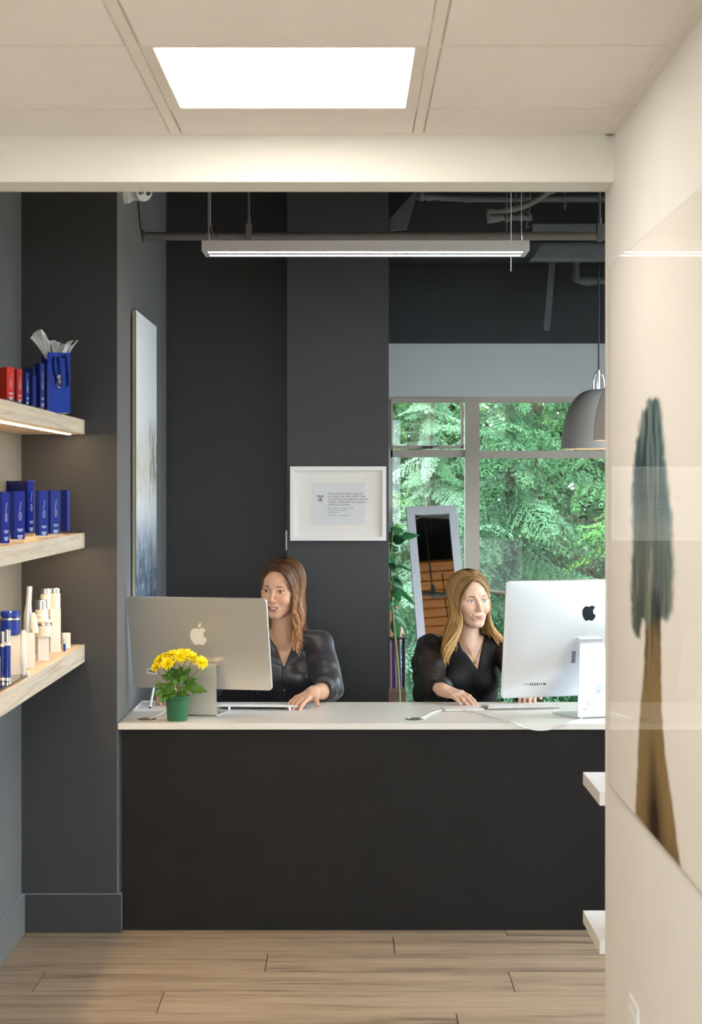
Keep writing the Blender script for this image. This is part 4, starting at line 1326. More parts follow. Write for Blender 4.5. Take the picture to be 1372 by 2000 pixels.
# ------------------------------------------------------------------ computers on the counter
APPLE = [(.02, .36), (.12, .41), (.25, .43), (.37, .38), (.45, .29), (.36, .22), (.30, .12), (.29, 0), (.33, -.10), (.42, -.18), (.49, -.21), (.44, -.35), (.36, -.47), (.27, -.56), (.17, -.58), (.06, -.54), (0, -.53), (-.07, -.54), (-.17, -.58), (-.27, -.55), (-.37, -.43), (-.45, -.27), (-.49, -.09), (-.48, .1), (-.42, .25), (-.31, .36), (-.19, .40), (-.08, .38)]
LEAF = [(.0, .46), (.07, .47), (.15, .53), (.21, .64), (.20, .74), (.09, .68), (.02, .57)]
M_screen = mat('lit_screen', (.02, .02, .02), 0.2, emit=(0.85, 0.93, 1.0), strength=1.2, noise=0.01)
def rrect(w, h, r, k=6):
    out = []
    for cx, cy, a0 in ((w / 2 - r, h / 2 - r, 0), (-w / 2 + r, h / 2 - r, 90), (-w / 2 + r, -h / 2 + r, 180), (w / 2 - r, -h / 2 + r, 270)):
        for i in range(k + 1):
            a = R(a0 + 90 * i / k)
            out.append((cx + r * math.cos(a), cy + r * math.sin(a)))
    full = []
    for p, q in zip(out, out[1:] + out[:1]):
        n = max(1, int(math.hypot(q[0] - p[0], q[1] - p[1]) / .035))
        full += [(p[0] + (q[0] - p[0]) * i / n, p[1] + (q[1] - p[1]) * i / n) for i in range(n)]
    return full
class Disp:
    def __init__(s, C, yaw, tilt, W, H, e, bulge, rc):
        s.C = Vector(C); s.W, s.H, s.e, s.b = W, H, e, bulge
        s.t = Vector((math.cos(yaw), math.sin(yaw), 0))
        s.n0 = Vector((math.sin(yaw), -math.cos(yaw), 0))
        s.up = s.n0 * math.sin(tilt) + Vector((0, 0, math.cos(tilt)))
        s.n = s.n0 * math.cos(tilt) - Vector((0, 0, math.sin(tilt)))
        s.rc = rc
    def depth(s, a, b):
        u, v = min(1, abs(a) / (s.W / 2)), min(1, abs(b) / (s.H / 2))
        return s.e + s.b * (1 - u ** 2.4) * (1 - v ** 2.4)
    def P(s, a, b, d=0.0): return s.C + s.t * a + s.up * b + s.n * d
    def shell(s):
        o = rrect(s.W, s.H, s.rc)
        K = len(o)
        rings = [(1.0, 0, True), (1.0, s.e * .75, True), (.994, s.e, True)]
        vs, fs = [], []
        for sc, d, _ in rings:
            vs += [s.P(a * sc, b * sc, d) for a, b in o]
        for sc in (.97, .93, .88, .82, .74, .65, .55, .45, .35, .25, .15, .06, .01):
            vs += [s.P(a * sc, b * sc, s.depth(a * sc, b * sc)) for a, b in o]
        m = len(vs) // K
        for i in range(m - 1):
            for k in range(K):
                fs.append((i * K + k, i * K + (k + 1) % K, (i + 1) * K + (k + 1) % K, (i + 1) * K + k))
        fs.append(tuple(range(K))); fs.append(tuple(range((m - 1) * K, m * K)))
        return MB().add(vs, fs)
    def decal(s, poly, a0, b0, sc, m, name, parent, off=.0006, th=.0006):
        vs = [s.P(a0 + x * sc, b0 + y * sc, 0) for x, y in poly]
        vs = [v + s.n * (s.depth(a0 + x * sc, b0 + y * sc) + off) for v, (x, y) in zip(vs, poly)]
        lo = [v - s.n * th for v in vs]
        k = len(poly)
        mb = MB().add(vs + lo, [tuple(range(k)), tuple(range(k, 2 * k))[::-1]] + [(i, (i + 1) % k, (i + 1) % k + k, i + k) for i in range(k)])
        return build(name, mb, m, parent, world=True)
def strip_plate(path, t, n0, base, th, mb=None):
    """bent plate: path of (distance along n0, z, half width); thickness th"""
    mb = mb or MB()
    m = len(path)
    vs, fs = [], []
    for i, (d, z, hw) in enumerate(path):
        a = path[max(i - 1, 0)]; b = path[min(i + 1, m - 1)]
        tg = Vector((b[0] - a[0], b[1] - a[1])); tg.normalize()
        nx, nz = tg.y, -tg.x
        for sgn in (.5, -.5):
            dd, zz = d + nx * th * sgn, z + nz * th * sgn
            for s_ in (-1, 1):
                p = base + n0 * dd + t * (hw * s_)
                vs.append(Vector((p.x, p.y, zz)))
    for i in range(m - 1):
        a, b = i * 4, (i + 1) * 4
        fs += [(a, a + 1, b + 1, b), (a + 2, b + 2, b + 3, a + 3), (a, b, b + 2, a + 2), (a + 1, a + 3, b + 3, b + 1)]
    fs += [(0, 2, 3, 1), ((m - 1) * 4, (m - 1) * 4 + 1, (m - 1) * 4 + 3, (m - 1) * 4 + 2)]
    return mb.add(vs, fs)
M_logo_dk = mat('black_mirror_logo', (0.02, 0.025, 0.035), 0.08, noise=0.02)
M_logo_lt = mat('pale_logo', (0.92, 0.89, 0.83), 0.25, metal=0.0, noise=0.01)
# right computer (larger, bulging back)
D = Disp((.1287 * 6.78, 6.78, 1.036), R(17), R(7), .65, .442, .006, .034, .016)
pc = thing('desktop_computer', 'large white-silver computer with curved back and black fruit logo', 'computer', (D.C.x, 6.72, ZD), group='computers on the counter')
build('display', D.shell(), M_alu_w, pc, world=True, smooth=True, auto=50)
sp = MB().add([D.P(a, b, -.0008) for a, b in ((-.315, -.16), (.315, -.16), (.315, .21), (-.315, .21))], [(0, 1, 2, 3)])
build('screen', sp, M_screen, pc, world=True, recalc=False)
D.decal(APPLE, 0.0, .103, .056, M_logo_dk, 'logo', pc)
D.decal(LEAF, 0.0, .103, .056, M_alu_w, 'logo_leaf', pc)  # white reflection in the mirror logo, put into the leaf's colour
g = MB()
for a, w, hh in ((-.243, .002, .002), (-.228, .017, .0015), (-.2135, .0035, .009), (-.205, .0035, .009), (-.196, .0035, .009), (-.187, .0035, .009), (-.179, .0025, .006), (-.171, .0025, .006), (-.159, .009, .006)):
    d = D.depth(a, -.168)
    g.obox(D.P(a, -.168, d + .0012), (D.t, D.up, D.n), (w / 2, hh / 2, .0005))
build('ports', g, M_blk, pc, world=True)
g = MB()
for k in range(8):
    b = -.045 - k * .0058
    g.obox(D.P(-.055, b, D.depth(-.05, b) + .001), (D.t, D.up, D.n), (.008, .0014, .0006))
build('vents', g, M_blk, pc, world=True)
gb = D.C.copy()
z0 = ZD + .0028
path = [(.030, 1.036, .043), (.050, 1.037, .044), (.064, 1.030, .046), (.074, 1.010, .049), (.088, .95, .058), (.104, .86, .069), (.117, .785, .078), (.121, .766, .079), (.120, .757, .079), (.114, .7520, .080), (.104, z0, .081), (.02, z0, .092), (-.065, z0, .10)]
build('stand', strip_plate(path, D.t, D.n0, gb, .005), M_alu_w, pc, world=True, smooth=True, auto=40)
# cable hole on the stand
hc = gb + D.n0 * (.1035 + .0035) + D.t * .018
hc.z = .857
hn = (D.n0 * 1 + Vector((0, 0, .16))).normalized()
M_hole = mat('grey_hole_shade', (0.55, 0.56, 0.58), 0.5, noise=0.02)
build('cable_hole', MB().lathe([(.0, .0004), (.0205, .0004), (.0205, -.001)], hc, 32, ax=hn), M_hole, pc, world=True, smooth=False)
# its power cable
M_cable = mat('white_cable', (0.80, 0.80, 0.80), 0.4, noise=0.01)
zc_ = ZD + .0035
def ond(px, py): 
    Y = Yz(py, zc_)
    return Vector((Xp(px, Y), Y, zc_))
hp = hc + hn * .004 - Vector((0, 0, .012))
P = [hc - hn * .004, hp, at(1152, 1372, 6.625), ond(1139, 1401), Vector((Xp(1112, 6.51), 6.512, ZD + .004)), at(1085, 1422, 6.508), at(1055, 1426, 6.508), at(1025, 1421, 6.508), Vector((Xp(1000, 6.512), 6.512, ZD + .004)), ond(965, 1402), ond(930, 1391), ond(900, 1387.5), ond(870, 1386.5), ond(848, 1391), ond(833, 1398), ond(822, 1404)]
setp(build('power_cable', MB().tube(smooth_path(P, 6), .0030, 8), M_cable, None, smooth=True), 'white power cable looping over the counter edge from the computer stand', 'cable')

# left computer (thin flat slab)
D2 = Disp((-.5640, 6.754, 1.018), R(-12), R(14), .540, .357, .0115, .0, .014)
pc2 = thing('desktop_computer', 'thin flat silver computer with pale fruit logo behind yellow flowers', 'computer', (D2.C.x, 6.74, ZD), group='computers on the counter')
build('display', D2.shell(), M_alu, pc2, world=True, smooth=True, auto=40)
build('screen', MB().add([D2.P(a, b, -.0008) for a, b in ((-.262, -.13), (.262, -.13), (.262, .168), (-.262, .168))], [(0, 1, 2, 3)]), M_screen, pc2, world=True, recalc=False)
D2.decal(APPLE, 0, .034, .066, M_logo_lt, 'logo', pc2)
D2.decal(LEAF, 0, .034, .066, M_logo_lt, 'logo_leaf', pc2)
# barcode sticker and power button
M_stk = mat('sticker_paper', (0.90, 0.89, 0.87), 0.6, noise=0.01)
ca, sa = math.cos(R(-8)), math.sin(R(-8))
st_ = MB()
def srot(a, b): return (-.193 + a * ca - b * sa, -.113 + a * sa + b * ca)
def sq(a0, a1, b0, b1, d): 
    return [D2.P(*srot(a, b), d) for a, b in ((a0, b0), (a1, b0), (a1, b1), (a0, b1))]
st_.add(sq(-.020, .020, -.0105, .0105, .0122), [(0, 1, 2, 3)])
sk = build('sticker', st_, M_stk, pc2, world=True, recalc=False)
bc = MB()
rs = random.Random(9)
a = -.015
while a < .014:
    w = rs.choice((.0007, .0012, .002))
    bc.add(sq(a, a + w, -.004, .005, .0124), [(0, 1, 2, 3)])
    a += w + rs.choice((.0006, .001))
build('barcode', bc, M_blk, sk, world=True, recalc=False)
build('power_button', MB().lathe([(0, .0132), (.0055, .0132), (.0062, .0122), (.0062, .011)], D2.P(.247, -.152), 24, ax=D2.n), M_alu, pc2, world=True, smooth=True)
path = [(.002, .940, .073), (.026, .944, .073), (.038, .938, .073), (.0395, .92, .073), (.028, .77, .073), (.026, .756, .073), (.020, ZD + .0032, .073), (.010, ZD + .0026, .073), (-.11, ZD + .0026, .073)]
build('stand', strip_plate(path, D2.t, D2.n0, D2.C, .005), M_alu, pc2, world=True, smooth=True, auto=40)

# ------------------------------------------------------------------ keyboards, trackpad
M_key = mat('white_keycap', (0.82, 0.81, 0.79), 0.45, noise=0.01)
M_kb_alu = mat('keyboard_aluminium', (0.70, 0.69, 0.66), 0.35, metal=0.9, noise=0.01)
def keyboard(name, label, C, yaw, w, d, z0, rise, body_m, tube_r, foot=False):
    t_ = Vector((math.cos(yaw), math.sin(yaw), 0)); b_ = Vector((-math.sin(yaw), math.cos(yaw), 0))   # b_: away from the camera (towards the typist)
    k = thing(name, label, 'keyboard', (C[0], C[1], z0), group='keyboards on the counter')
    C = Vector((C[0], C[1], 0))
    def p(a, b, z): 
        q = C + t_ * a + b_ * b
        return Vector((q.x, q.y, z))
    h0, h1 = rise, .004       # camera side is the raised rear edge
    vs = [p(-w / 2, -d / 2, z0 + rise - .006), p(w / 2, -d / 2, z0 + rise - .006), p(w / 2, d / 2, z0 + .0005), p(-w / 2, d / 2, z0 + .0005),
          p(-w / 2, -d / 2, z0 + rise), p(w / 2, -d / 2, z0 + rise), p(w / 2, d / 2, z0 + .006), p(-w / 2, d / 2, z0 + .006)]
    build('case', MB().add(vs, [(0, 1, 2, 3), (4, 5, 6, 7), (0, 1, 5, 4), (1, 2, 6, 5), (2, 3, 7, 6), (3, 0, 4, 7)]), body_m, k, world=True, bevel=.001)
    if tube_r:
        build('battery_tube', MB().tube([p(-w / 2, -d / 2 + .006, z0 + tube_r), p(w / 2, -d / 2 + .006, z0 + tube_r)], tube_r, 14), body_m, k, world=True, smooth=True)
    keys = MB()
    nr, nc = 5, 14
    for r_ in range(nr):
        for c_ in range(nc):
            a = -w / 2 + .006 + (w - .012) * (c_ + .5) / nc
            b = -d / 2 + .016 + (d - .022) * (r_ + .5) / nr
            zz = z0 + rise + (.006 - rise) * ((b + d / 2) / d)
            keys.obox(p(a, b, zz + .0012), (t_, b_, (0, 0, 1)), ((w - .012) / nc * .43, (d - .022) / nr * .42, .0012))
    ko = build('keys', keys, M_key, k, world=True)
    ko['kind'] = 'stuff'
    if foot:
        for a in (-w * .35, w * .40):
            build('foot', MB().bar(p(a, -d / 2 + .004, z0 + rise - .004), p(a + .004, -d / 2 - .008, z0 + .001), .008, .004), body_m, k, world=True)
    return k
keyboard('keyboard', 'thin white keyboard under the hand beside the flat computer', (-.355, 6.965, 0), R(-4), .31, .115, ZD + .001, .017, M_wplast, 0, foot=True)
keyboard('keyboard', 'aluminium keyboard with rounded rear edge before the large computer', (.655, 6.985, 0), R(9), .285, .115, ZD + .001, .016, M_kb_alu, .008)
tp = thing('trackpad', 'white trackpad under the hand of the blonde woman', 'trackpad', (.425, 6.925, ZD), rotz=R(6))
vs = [(-.075, -.055, .001), (.075, -.055, .001), (.075, .055, .0005), (-.075, .055, .0005), (-.075, -.055, .0095), (.075, -.055, .0095), (.075, .055, .004), (-.075, .055, .004)]
build('pad', MB().add(vs, [(0, 1, 2, 3), (4, 5, 6, 7), (0, 1, 5, 4), (1, 2, 6, 5), (2, 3, 7, 6), (3, 0, 4, 7)]), M_wplast, tp, bevel=.001)
build('connector', MB().box(-.006, .006, -.0565, -.055, .003, .006), M_blk, tp)

# ------------------------------------------------------------------ desk pad, pen, thin cable on the left
pd = thing('paper_tray', 'flat white tray with a rim at the left end of the counter', 'tray', (-.77, 6.99, ZD))
x0, x1, y0, y1 = -.825, -.69, 6.86, 7.13
build('tray_base', MB().box(x0, x1, y0, y1, ZD + .0005, ZD + .006), M_wplast, pd, world=True, bevel=.001)
build('rim', MB().box(x0, x1, y0, y0 + .006, ZD + .006, ZD + .011).box(x0, x1, y1 - .006, y1, ZD + .006, ZD + .011).box(x0, x0 + .006, y0 + .006, y1 - .006, ZD + .006, ZD + .011).box(x1 - .006, x1, y0 + .006, y1 - .006, ZD + .006, ZD + .011), M_wplast, pd, world=True)
pen_a, pen_b = Vector((Xp(292.5, 6.89), 6.89, ZD + .008)), at(302, 1336, 6.94)
pen = thing('pen', 'white pen with dark tip held above the white tray', 'pen', tuple(pen_a))
dv = (pen_b - pen_a)
build('barrel', MB().tube([pen_a + dv * .06, pen_a + dv * .3, pen_a + dv], [.0048, .0050, .0040], 12), M_wplast, pen, world=True, smooth=True)
build('tip', MB().tube([pen_a, pen_a + dv * .03, pen_a + dv * .06], [.0015, .0042, .0046], 12), M_blk, pen, world=True, smooth=True)
P = [ond(292, 1404), ond(305, 1399), ond(318, 1392), ond(330, 1387), ond(350, 1385), ond(375, 1384)]
setp(build('thin_cable', MB().tube(smooth_path(P, 5), .0016, 6), M_cable, None, smooth=True), 'thin white cable from the left grommet behind the flower pot', 'cable')

# ------------------------------------------------------------------ potted chrysanthemum
Yf = Yz(1407, ZD)
pxm = 346.5
fp = thing('potted_chrysanthemum', 'yellow chrysanthemum in a small green plastic pot on the counter', 'potted plant', (Xp(pxm, Yf), Yf, ZD))
Xf = Xp(pxm, Yf)
M_gpot = mat('green_pot_plastic', s2l(44, 104, 72), 0.45, noise=0.05, nscale=30)
M_soil = mat('potting_soil', (.02, .014, .01), .9, noise=0.3)
M_gleaf = mat('chrysanthemum_leaf', s2l(66, 112, 30), 0.45, noise=0.25, nscale=45)
M_gleaf2 = mat('young_leaf', s2l(104, 158, 72), 0.45, noise=0.2, nscale=45)
M_gstem = mat('green_stem', s2l(88, 120, 50), 0.5, noise=0.15)
M_petal = mat('yellow_petal', s2l(252, 232, 10), 0.55, noise=0.08, nscale=60)
sc = Yf / F
hp_ = 49 * sc
prof = [(.036, ZD), (.0368, ZD + .001), (.0425, ZD + hp_ * .80), (.0432, ZD + hp_ * .82), (.0455, ZD + hp_ * .84), (.0465, ZD + hp_), (.0445, ZD + hp_), (.042, ZD + hp_ * .86), (.041, ZD + hp_ * .82), (0, ZD + hp_ * .82)]
build('pot', MB().lathe(prof, (Xf, Yf, 0), 36), M_gpot, fp, world=True, smooth=True, auto=60)
build('soil', MB().lathe([(.0405, ZD + hp_ * .83), (0, ZD + hp_ * .87)], (Xf, Yf, 0), 24, cap=False), M_soil, fp, world=True, smooth=True)
def mum_leaf(base, tip, width, nh, m):
    base, tip = Vector(base), Vector(tip)
    d = tip - base; L = d.length; d.normalize()
    s = d.cross(Vector(nh)).normalized(); u = s.cross(d)
    prof_ = [(0, .06), (.12, .10), (.22, .62), (.32, .78), (.38, .55), (.48, 1.0), (.58, .98), (.63, .68), (.74, .80), (.82, .66), (.86, .42), (.94, .30), (1, .02)]
    vs, fs = [], []
    for (t_, w) in prof_:
        c_ = base + d * (L * t_) - Vector((0, 0, .25 * L * t_ * t_ * .5))
        wob = .004 * math.sin(t_ * 9)
        for k in (-1, -.5, 0, .5, 1):
            vs.append(c_ + s * (width / 2 * w * k) + u * (abs(k) * width * .10 + wob * k))
    for i in range(len(prof_) - 1):
        for k in range(4):
            a = i * 5 + k
            fs.append((a, a + 1, a + 6, a + 5))
    o = build('leaf', MB().add(vs, fs), m, fp, world=True, smooth=True, recalc=False, auto=0)
    md = o.modifiers.new('thickness', 'SOLIDIFY'); md.thickness = .0008
base0 = Vector((Xf, Yf, ZD + hp_ * .85))
heads = [(306, 1303, -.02, .8), (313, 1290, .01, 1), (328, 1296, -.045, 1.12), (322, 1283, .03, .9), (338, 1279, .02, 1.0), (352, 1282, -.03, 1.2), (366, 1277, .02, .95), (376, 1285, -.01, 1.0), (393, 1295, -.03, 1.05)]
rs = random.Random(21)
for hx, hy, dy, hs in heads:
    c = at(hx, hy, Yf + dy)
    mid = base0.lerp(c, .5) + Vector((rs.uniform(-.006, .006), 0, .006))
    st0 = base0 + Vector((rs.uniform(-.012, .012), rs.uniform(-.012, .012), 0))
    build('stem', MB().tube(smooth_path([st0, mid, c - Vector((0, 0, .01))], 5), .0016, 6), M_gstem, fp, world=True, smooth=True)
    ax = (c - Vector((Xf, Yf + .02, c.z - .07))).normalized() + Vector((0, -.55, .15))
    ax.normalize()
    A = ax.orthogonal().normalized(); B = ax.cross(A)
    fl = MB()
    for ring, (n_, ln, el_, wd) in enumerate(((17, .0275, .12, .0062), (15, .0245, .42, .0058), (12, .019, .80, .0052), (8, .012, 1.2, .0045))):
        for k in range(n_):
            a = 2 * PI * (k + ring * .37) / n_ + rs.uniform(-.1, .1)
            rd = A * math.cos(a) + B * math.sin(a)
            td = -A * math.sin(a) + B * math.cos(a)
            e_ = el_ + rs.uniform(-.08, .1)
            L = ln * hs * rs.uniform(.88, 1.08)
            w = wd * hs
            pts = []
            for t_, ww, lift in ((0.08, .5, 0), (.45, 1.0, .05), (.8, .85, .06), (1.0, .25, .0)):
                q = c + (rd * math.cos(e_) + ax * math.sin(e_)) * (L * t_) + ax * (lift * L * .8)
                pts += [q - td * (w * ww / 2) + ax * .0008, q, q + td * (w * ww / 2) + ax * .0008]
            fs = []
            for i in range(3):
                for j in range(2):
                    b_ = i * 3 + j
                    fs.append((b_, b_ + 1, b_ + 4, b_ + 3))
            fl.add(pts, fs)
    build('flower', fl, M_petal, fp, world=True, smooth=True, recalc=False, auto=0)
    build('calyx', MB().lathe([(.0015, -.010), (.007 * hs, -.003), (.008 * hs, .001)], c, 12, ax=ax), M_gstem, fp, world=True, smooth=True)
leaves = [((340, 1340), (303, 1335), .036, (0, -.5, 1), -.03, 0), ((338, 1345), (300, 1352), .034, (0, -1, .5), -.05, 0), ((336, 1350), (312, 1367), .030, (-.2, -1, .2), -.055, 0),
          ((352, 1342), (406, 1345), .040, (.1, -.9, .6), -.03, 0), ((356, 1338), (385, 1322), .030, (0, -.8, .5), -.01, 0), ((345, 1338), (328, 1306), .034, (0, -1, .2), -.01, 0),
          ((346, 1338), (346, 1302), .034, (.2, -1, .1), .01, 0), ((349, 1336), (362, 1316), .018, (-.4, -1, .3), -.05, 1), ((346, 1340), (338, 1322), .020, (.3, -1, .3), -.055, 1),
          ((344, 1348), (336, 1362), .024, (0, -1, .4), -.05, 0), ((350, 1348), (366, 1358), .026, (0, -.9, .6), -.05, 0), ((350, 1350), (356, 1342), .020, (0, -1, .2), -.06, 1),
          ((342, 1345), (324, 1352), .026, (0, -1, .5), -.04, 0), ((350, 1330), (372, 1300), .026, (.2, -1, .2), .0, 0), ((344, 1330), (316, 1316), .026, (-.1, -1, .4), .0, 0), ((348, 1325), (355, 1298), .024, (.1, -1, .1), -.02, 0), ((342, 1325), (336, 1300), .026, (.1, -1, .1), -.02, 0)]
for (a, b), (c_, d_), w, nh, dy, m in leaves:
    mum_leaf(at(a, b, Yf + dy * .3), at(c_, d_, Yf + dy), w, nh, M_gleaf2 if m else M_gleaf)
# ------------------------------------------------------------------ people: signed-distance modelling
from mathutils.bvhtree import BVHTree
def axis(lo, hi, base, fine):
    out = [lo]
    while out[-1] < hi:
        x = out[-1]
        h = base
        for a, b, f in fine:
            if a <= x < b: h = min(h, f)
            elif x < a < x + h: h = max(a - x, 1e-4) if a - x > .0008 else h
        out.append(x + h)
    return np.array(out, dtype=np.float32)

class Field:
    def __init__(s, xs, ys, zs):
        s.ax = (xs, ys, zs)
        s.F = np.full((len(xs), len(ys), len(zs)), .3, dtype=np.float32)
    def _sl(s, lo, hi):
        return tuple(slice(max(0, int(np.searchsorted(a, l)) - 1), int(np.searchsorted(a, h)) + 1) for a, l, h in zip(s.ax, lo, hi))
    def op(s, fn, lo, hi, k=.01, mode='add', m=.03):
        m = max(m, k * 1.2)
        sl = s._sl([l - m for l in lo], [h + m for h in hi])
        X, Y, Z = (a[q] for a, q in zip(s.ax, sl))
        if min(len(X), len(Y), len(Z)) == 0: return
        d = fn(X[:, None, None], Y[None, :, None], Z[None, None, :]).astype(np.float32)
        f = s.F[sl]
        if mode == 'add':
            h = np.clip(.5 + .5 * (f - d) / k, 0, 1)
            s.F[sl] = f * (1 - h) + d * h - k * h * (1 - h)
        else:
            h = np.clip(.5 - .5 * (f + d) / k, 0, 1)
            s.F[sl] = f * (1 - h) - d * h + k * h * (1 - h)
    def cone(s, a, b, ra, rb, k=.01, mode='add', squash=None):
        a, b = np.array(a, float), np.array(b, float)
        ab = b - a
        L2 = float(ab @ ab) + 1e-12
        R_ = max(ra, rb)
        def fn(X, Y, Z):
            px, py, pz = X - a[0], Y - a[1], Z - a[2]
            t = np.clip((px * ab[0] + py * ab[1] + pz * ab[2]) / L2, 0, 1)
            return np.sqrt((px - t * ab[0]) ** 2 + (py - t * ab[1]) ** 2 + (pz - t * ab[2]) ** 2) - (ra + (rb - ra) * t)
        s.op(fn, np.minimum(a, b) - R_, np.maximum(a, b) + R_, k, mode)
    def ell(s, c, r, k=.01, mode='add', Rm=None):
        c, r = np.array(c, float), np.array(r, float)
        Rm = np.eye(3) if Rm is None else np.asarray(Rm)
        ext = np.sqrt(((Rm * r[None, :]) ** 2).sum(1))
        def fn(X, Y, Z):
            px, py, pz = X - c[0], Y - c[1], Z - c[2]
            l = [(Rm[0, i] * px + Rm[1, i] * py + Rm[2, i] * pz) for i in range(3)]
            k0 = np.sqrt(sum((l[i] / r[i]) ** 2 for i in range(3)))
            k1 = np.sqrt(sum((l[i] / r[i] ** 2) ** 2 for i in range(3))) + 1e-9
            return k0 * (k0 - 1) / k1
        s.op(fn, c - ext, c + ext, k, mode)
    def mesh(s):
        F_, (xs, ys, zs) = s.F, s.ax
        ins = F_ < 0
        nx, ny, nz = F_.shape
        cnt = np.zeros((nx - 1, ny - 1, nz - 1), dtype=np.uint8)
        for i in (0, 1):
            for j in (0, 1):
                for k in (0, 1):
                    cnt += ins[i:nx - 1 + i, j:ny - 1 + j, k:nz - 1 + k]
        act = np.argwhere((cnt > 0) & (cnt < 8))
        I, J, K = act.T
        corners = [(i, j, k) for i in (0, 1) for j in (0, 1) for k in (0, 1)]
        val = np.stack([F_[I + i, J + j, K + k] for i, j, k in corners], 1)
        pos = np.stack([np.stack([xs[I + i], ys[J + j], zs[K + k]], -1) for i, j, k in corners], 1)
        acc = np.zeros((len(act), 3)); n = np.zeros(len(act))
        for a in range(8):
            for b in range(a + 1, 8):
                if sum(abs(p - q) for p, q in zip(corners[a], corners[b])) != 1: continue
                va, vb = val[:, a], val[:, b]
                cr = (va < 0) != (vb < 0)
                t = np.where(cr, va / np.where(cr, va - vb, 1), 0)
                p = pos[:, a] + (pos[:, b] - pos[:, a]) * t[:, None]
                acc += np.where(cr[:, None], p, 0); n += cr
        V = acc / n[:, None]
        idx = np.full(cnt.shape, -1, dtype=np.int32)
        idx[I, J, K] = np.arange(len(act))
        faces = []
        for axn in range(3):
            sl0 = [slice(None)] * 3; sl1 = [slice(None)] * 3
            sl0[axn] = slice(0, -1); sl1[axn] = slice(1, None)
            a, b = ins[tuple(sl0)], ins[tuple(sl1)]
            e = np.argwhere(a != b)
            o1, o2 = [(1, 2), (2, 0), (0, 1)][axn]
            keep = (e[:, o1] > 0) & (e[:, o2] > 0) & (e[:, o1] < F_.shape[o1] - 1) & (e[:, o2] < F_.shape[o2] - 1)
            e = e[keep]
            flip = ~a[tuple(e.T)]
            def g(d1, d2):
                q = e.copy(); q[:, o1] -= d1; q[:, o2] -= d2
                return idx[q[:, 0], q[:, 1], q[:, 2]]
            q = np.stack([g(1, 1), g(0, 1), g(0, 0), g(1, 0)], 1)
            q[flip] = q[flip][:, ::-1]
            faces.append(q)
        Q = np.concatenate(faces)
        Q = Q[(Q >= 0).all(1)]
        return V, Q

def rotm(yaw, pitch, roll):
    """columns: head axes in the world; face looks along -y; yaw>0 turns to +x, pitch>0 looks down"""
    return np.array(Matrix.Rotation(yaw, 3, 'Z') @ Matrix.Rotation(pitch, 3, 'X') @ Matrix.Rotation(roll, 3, 'Y'))

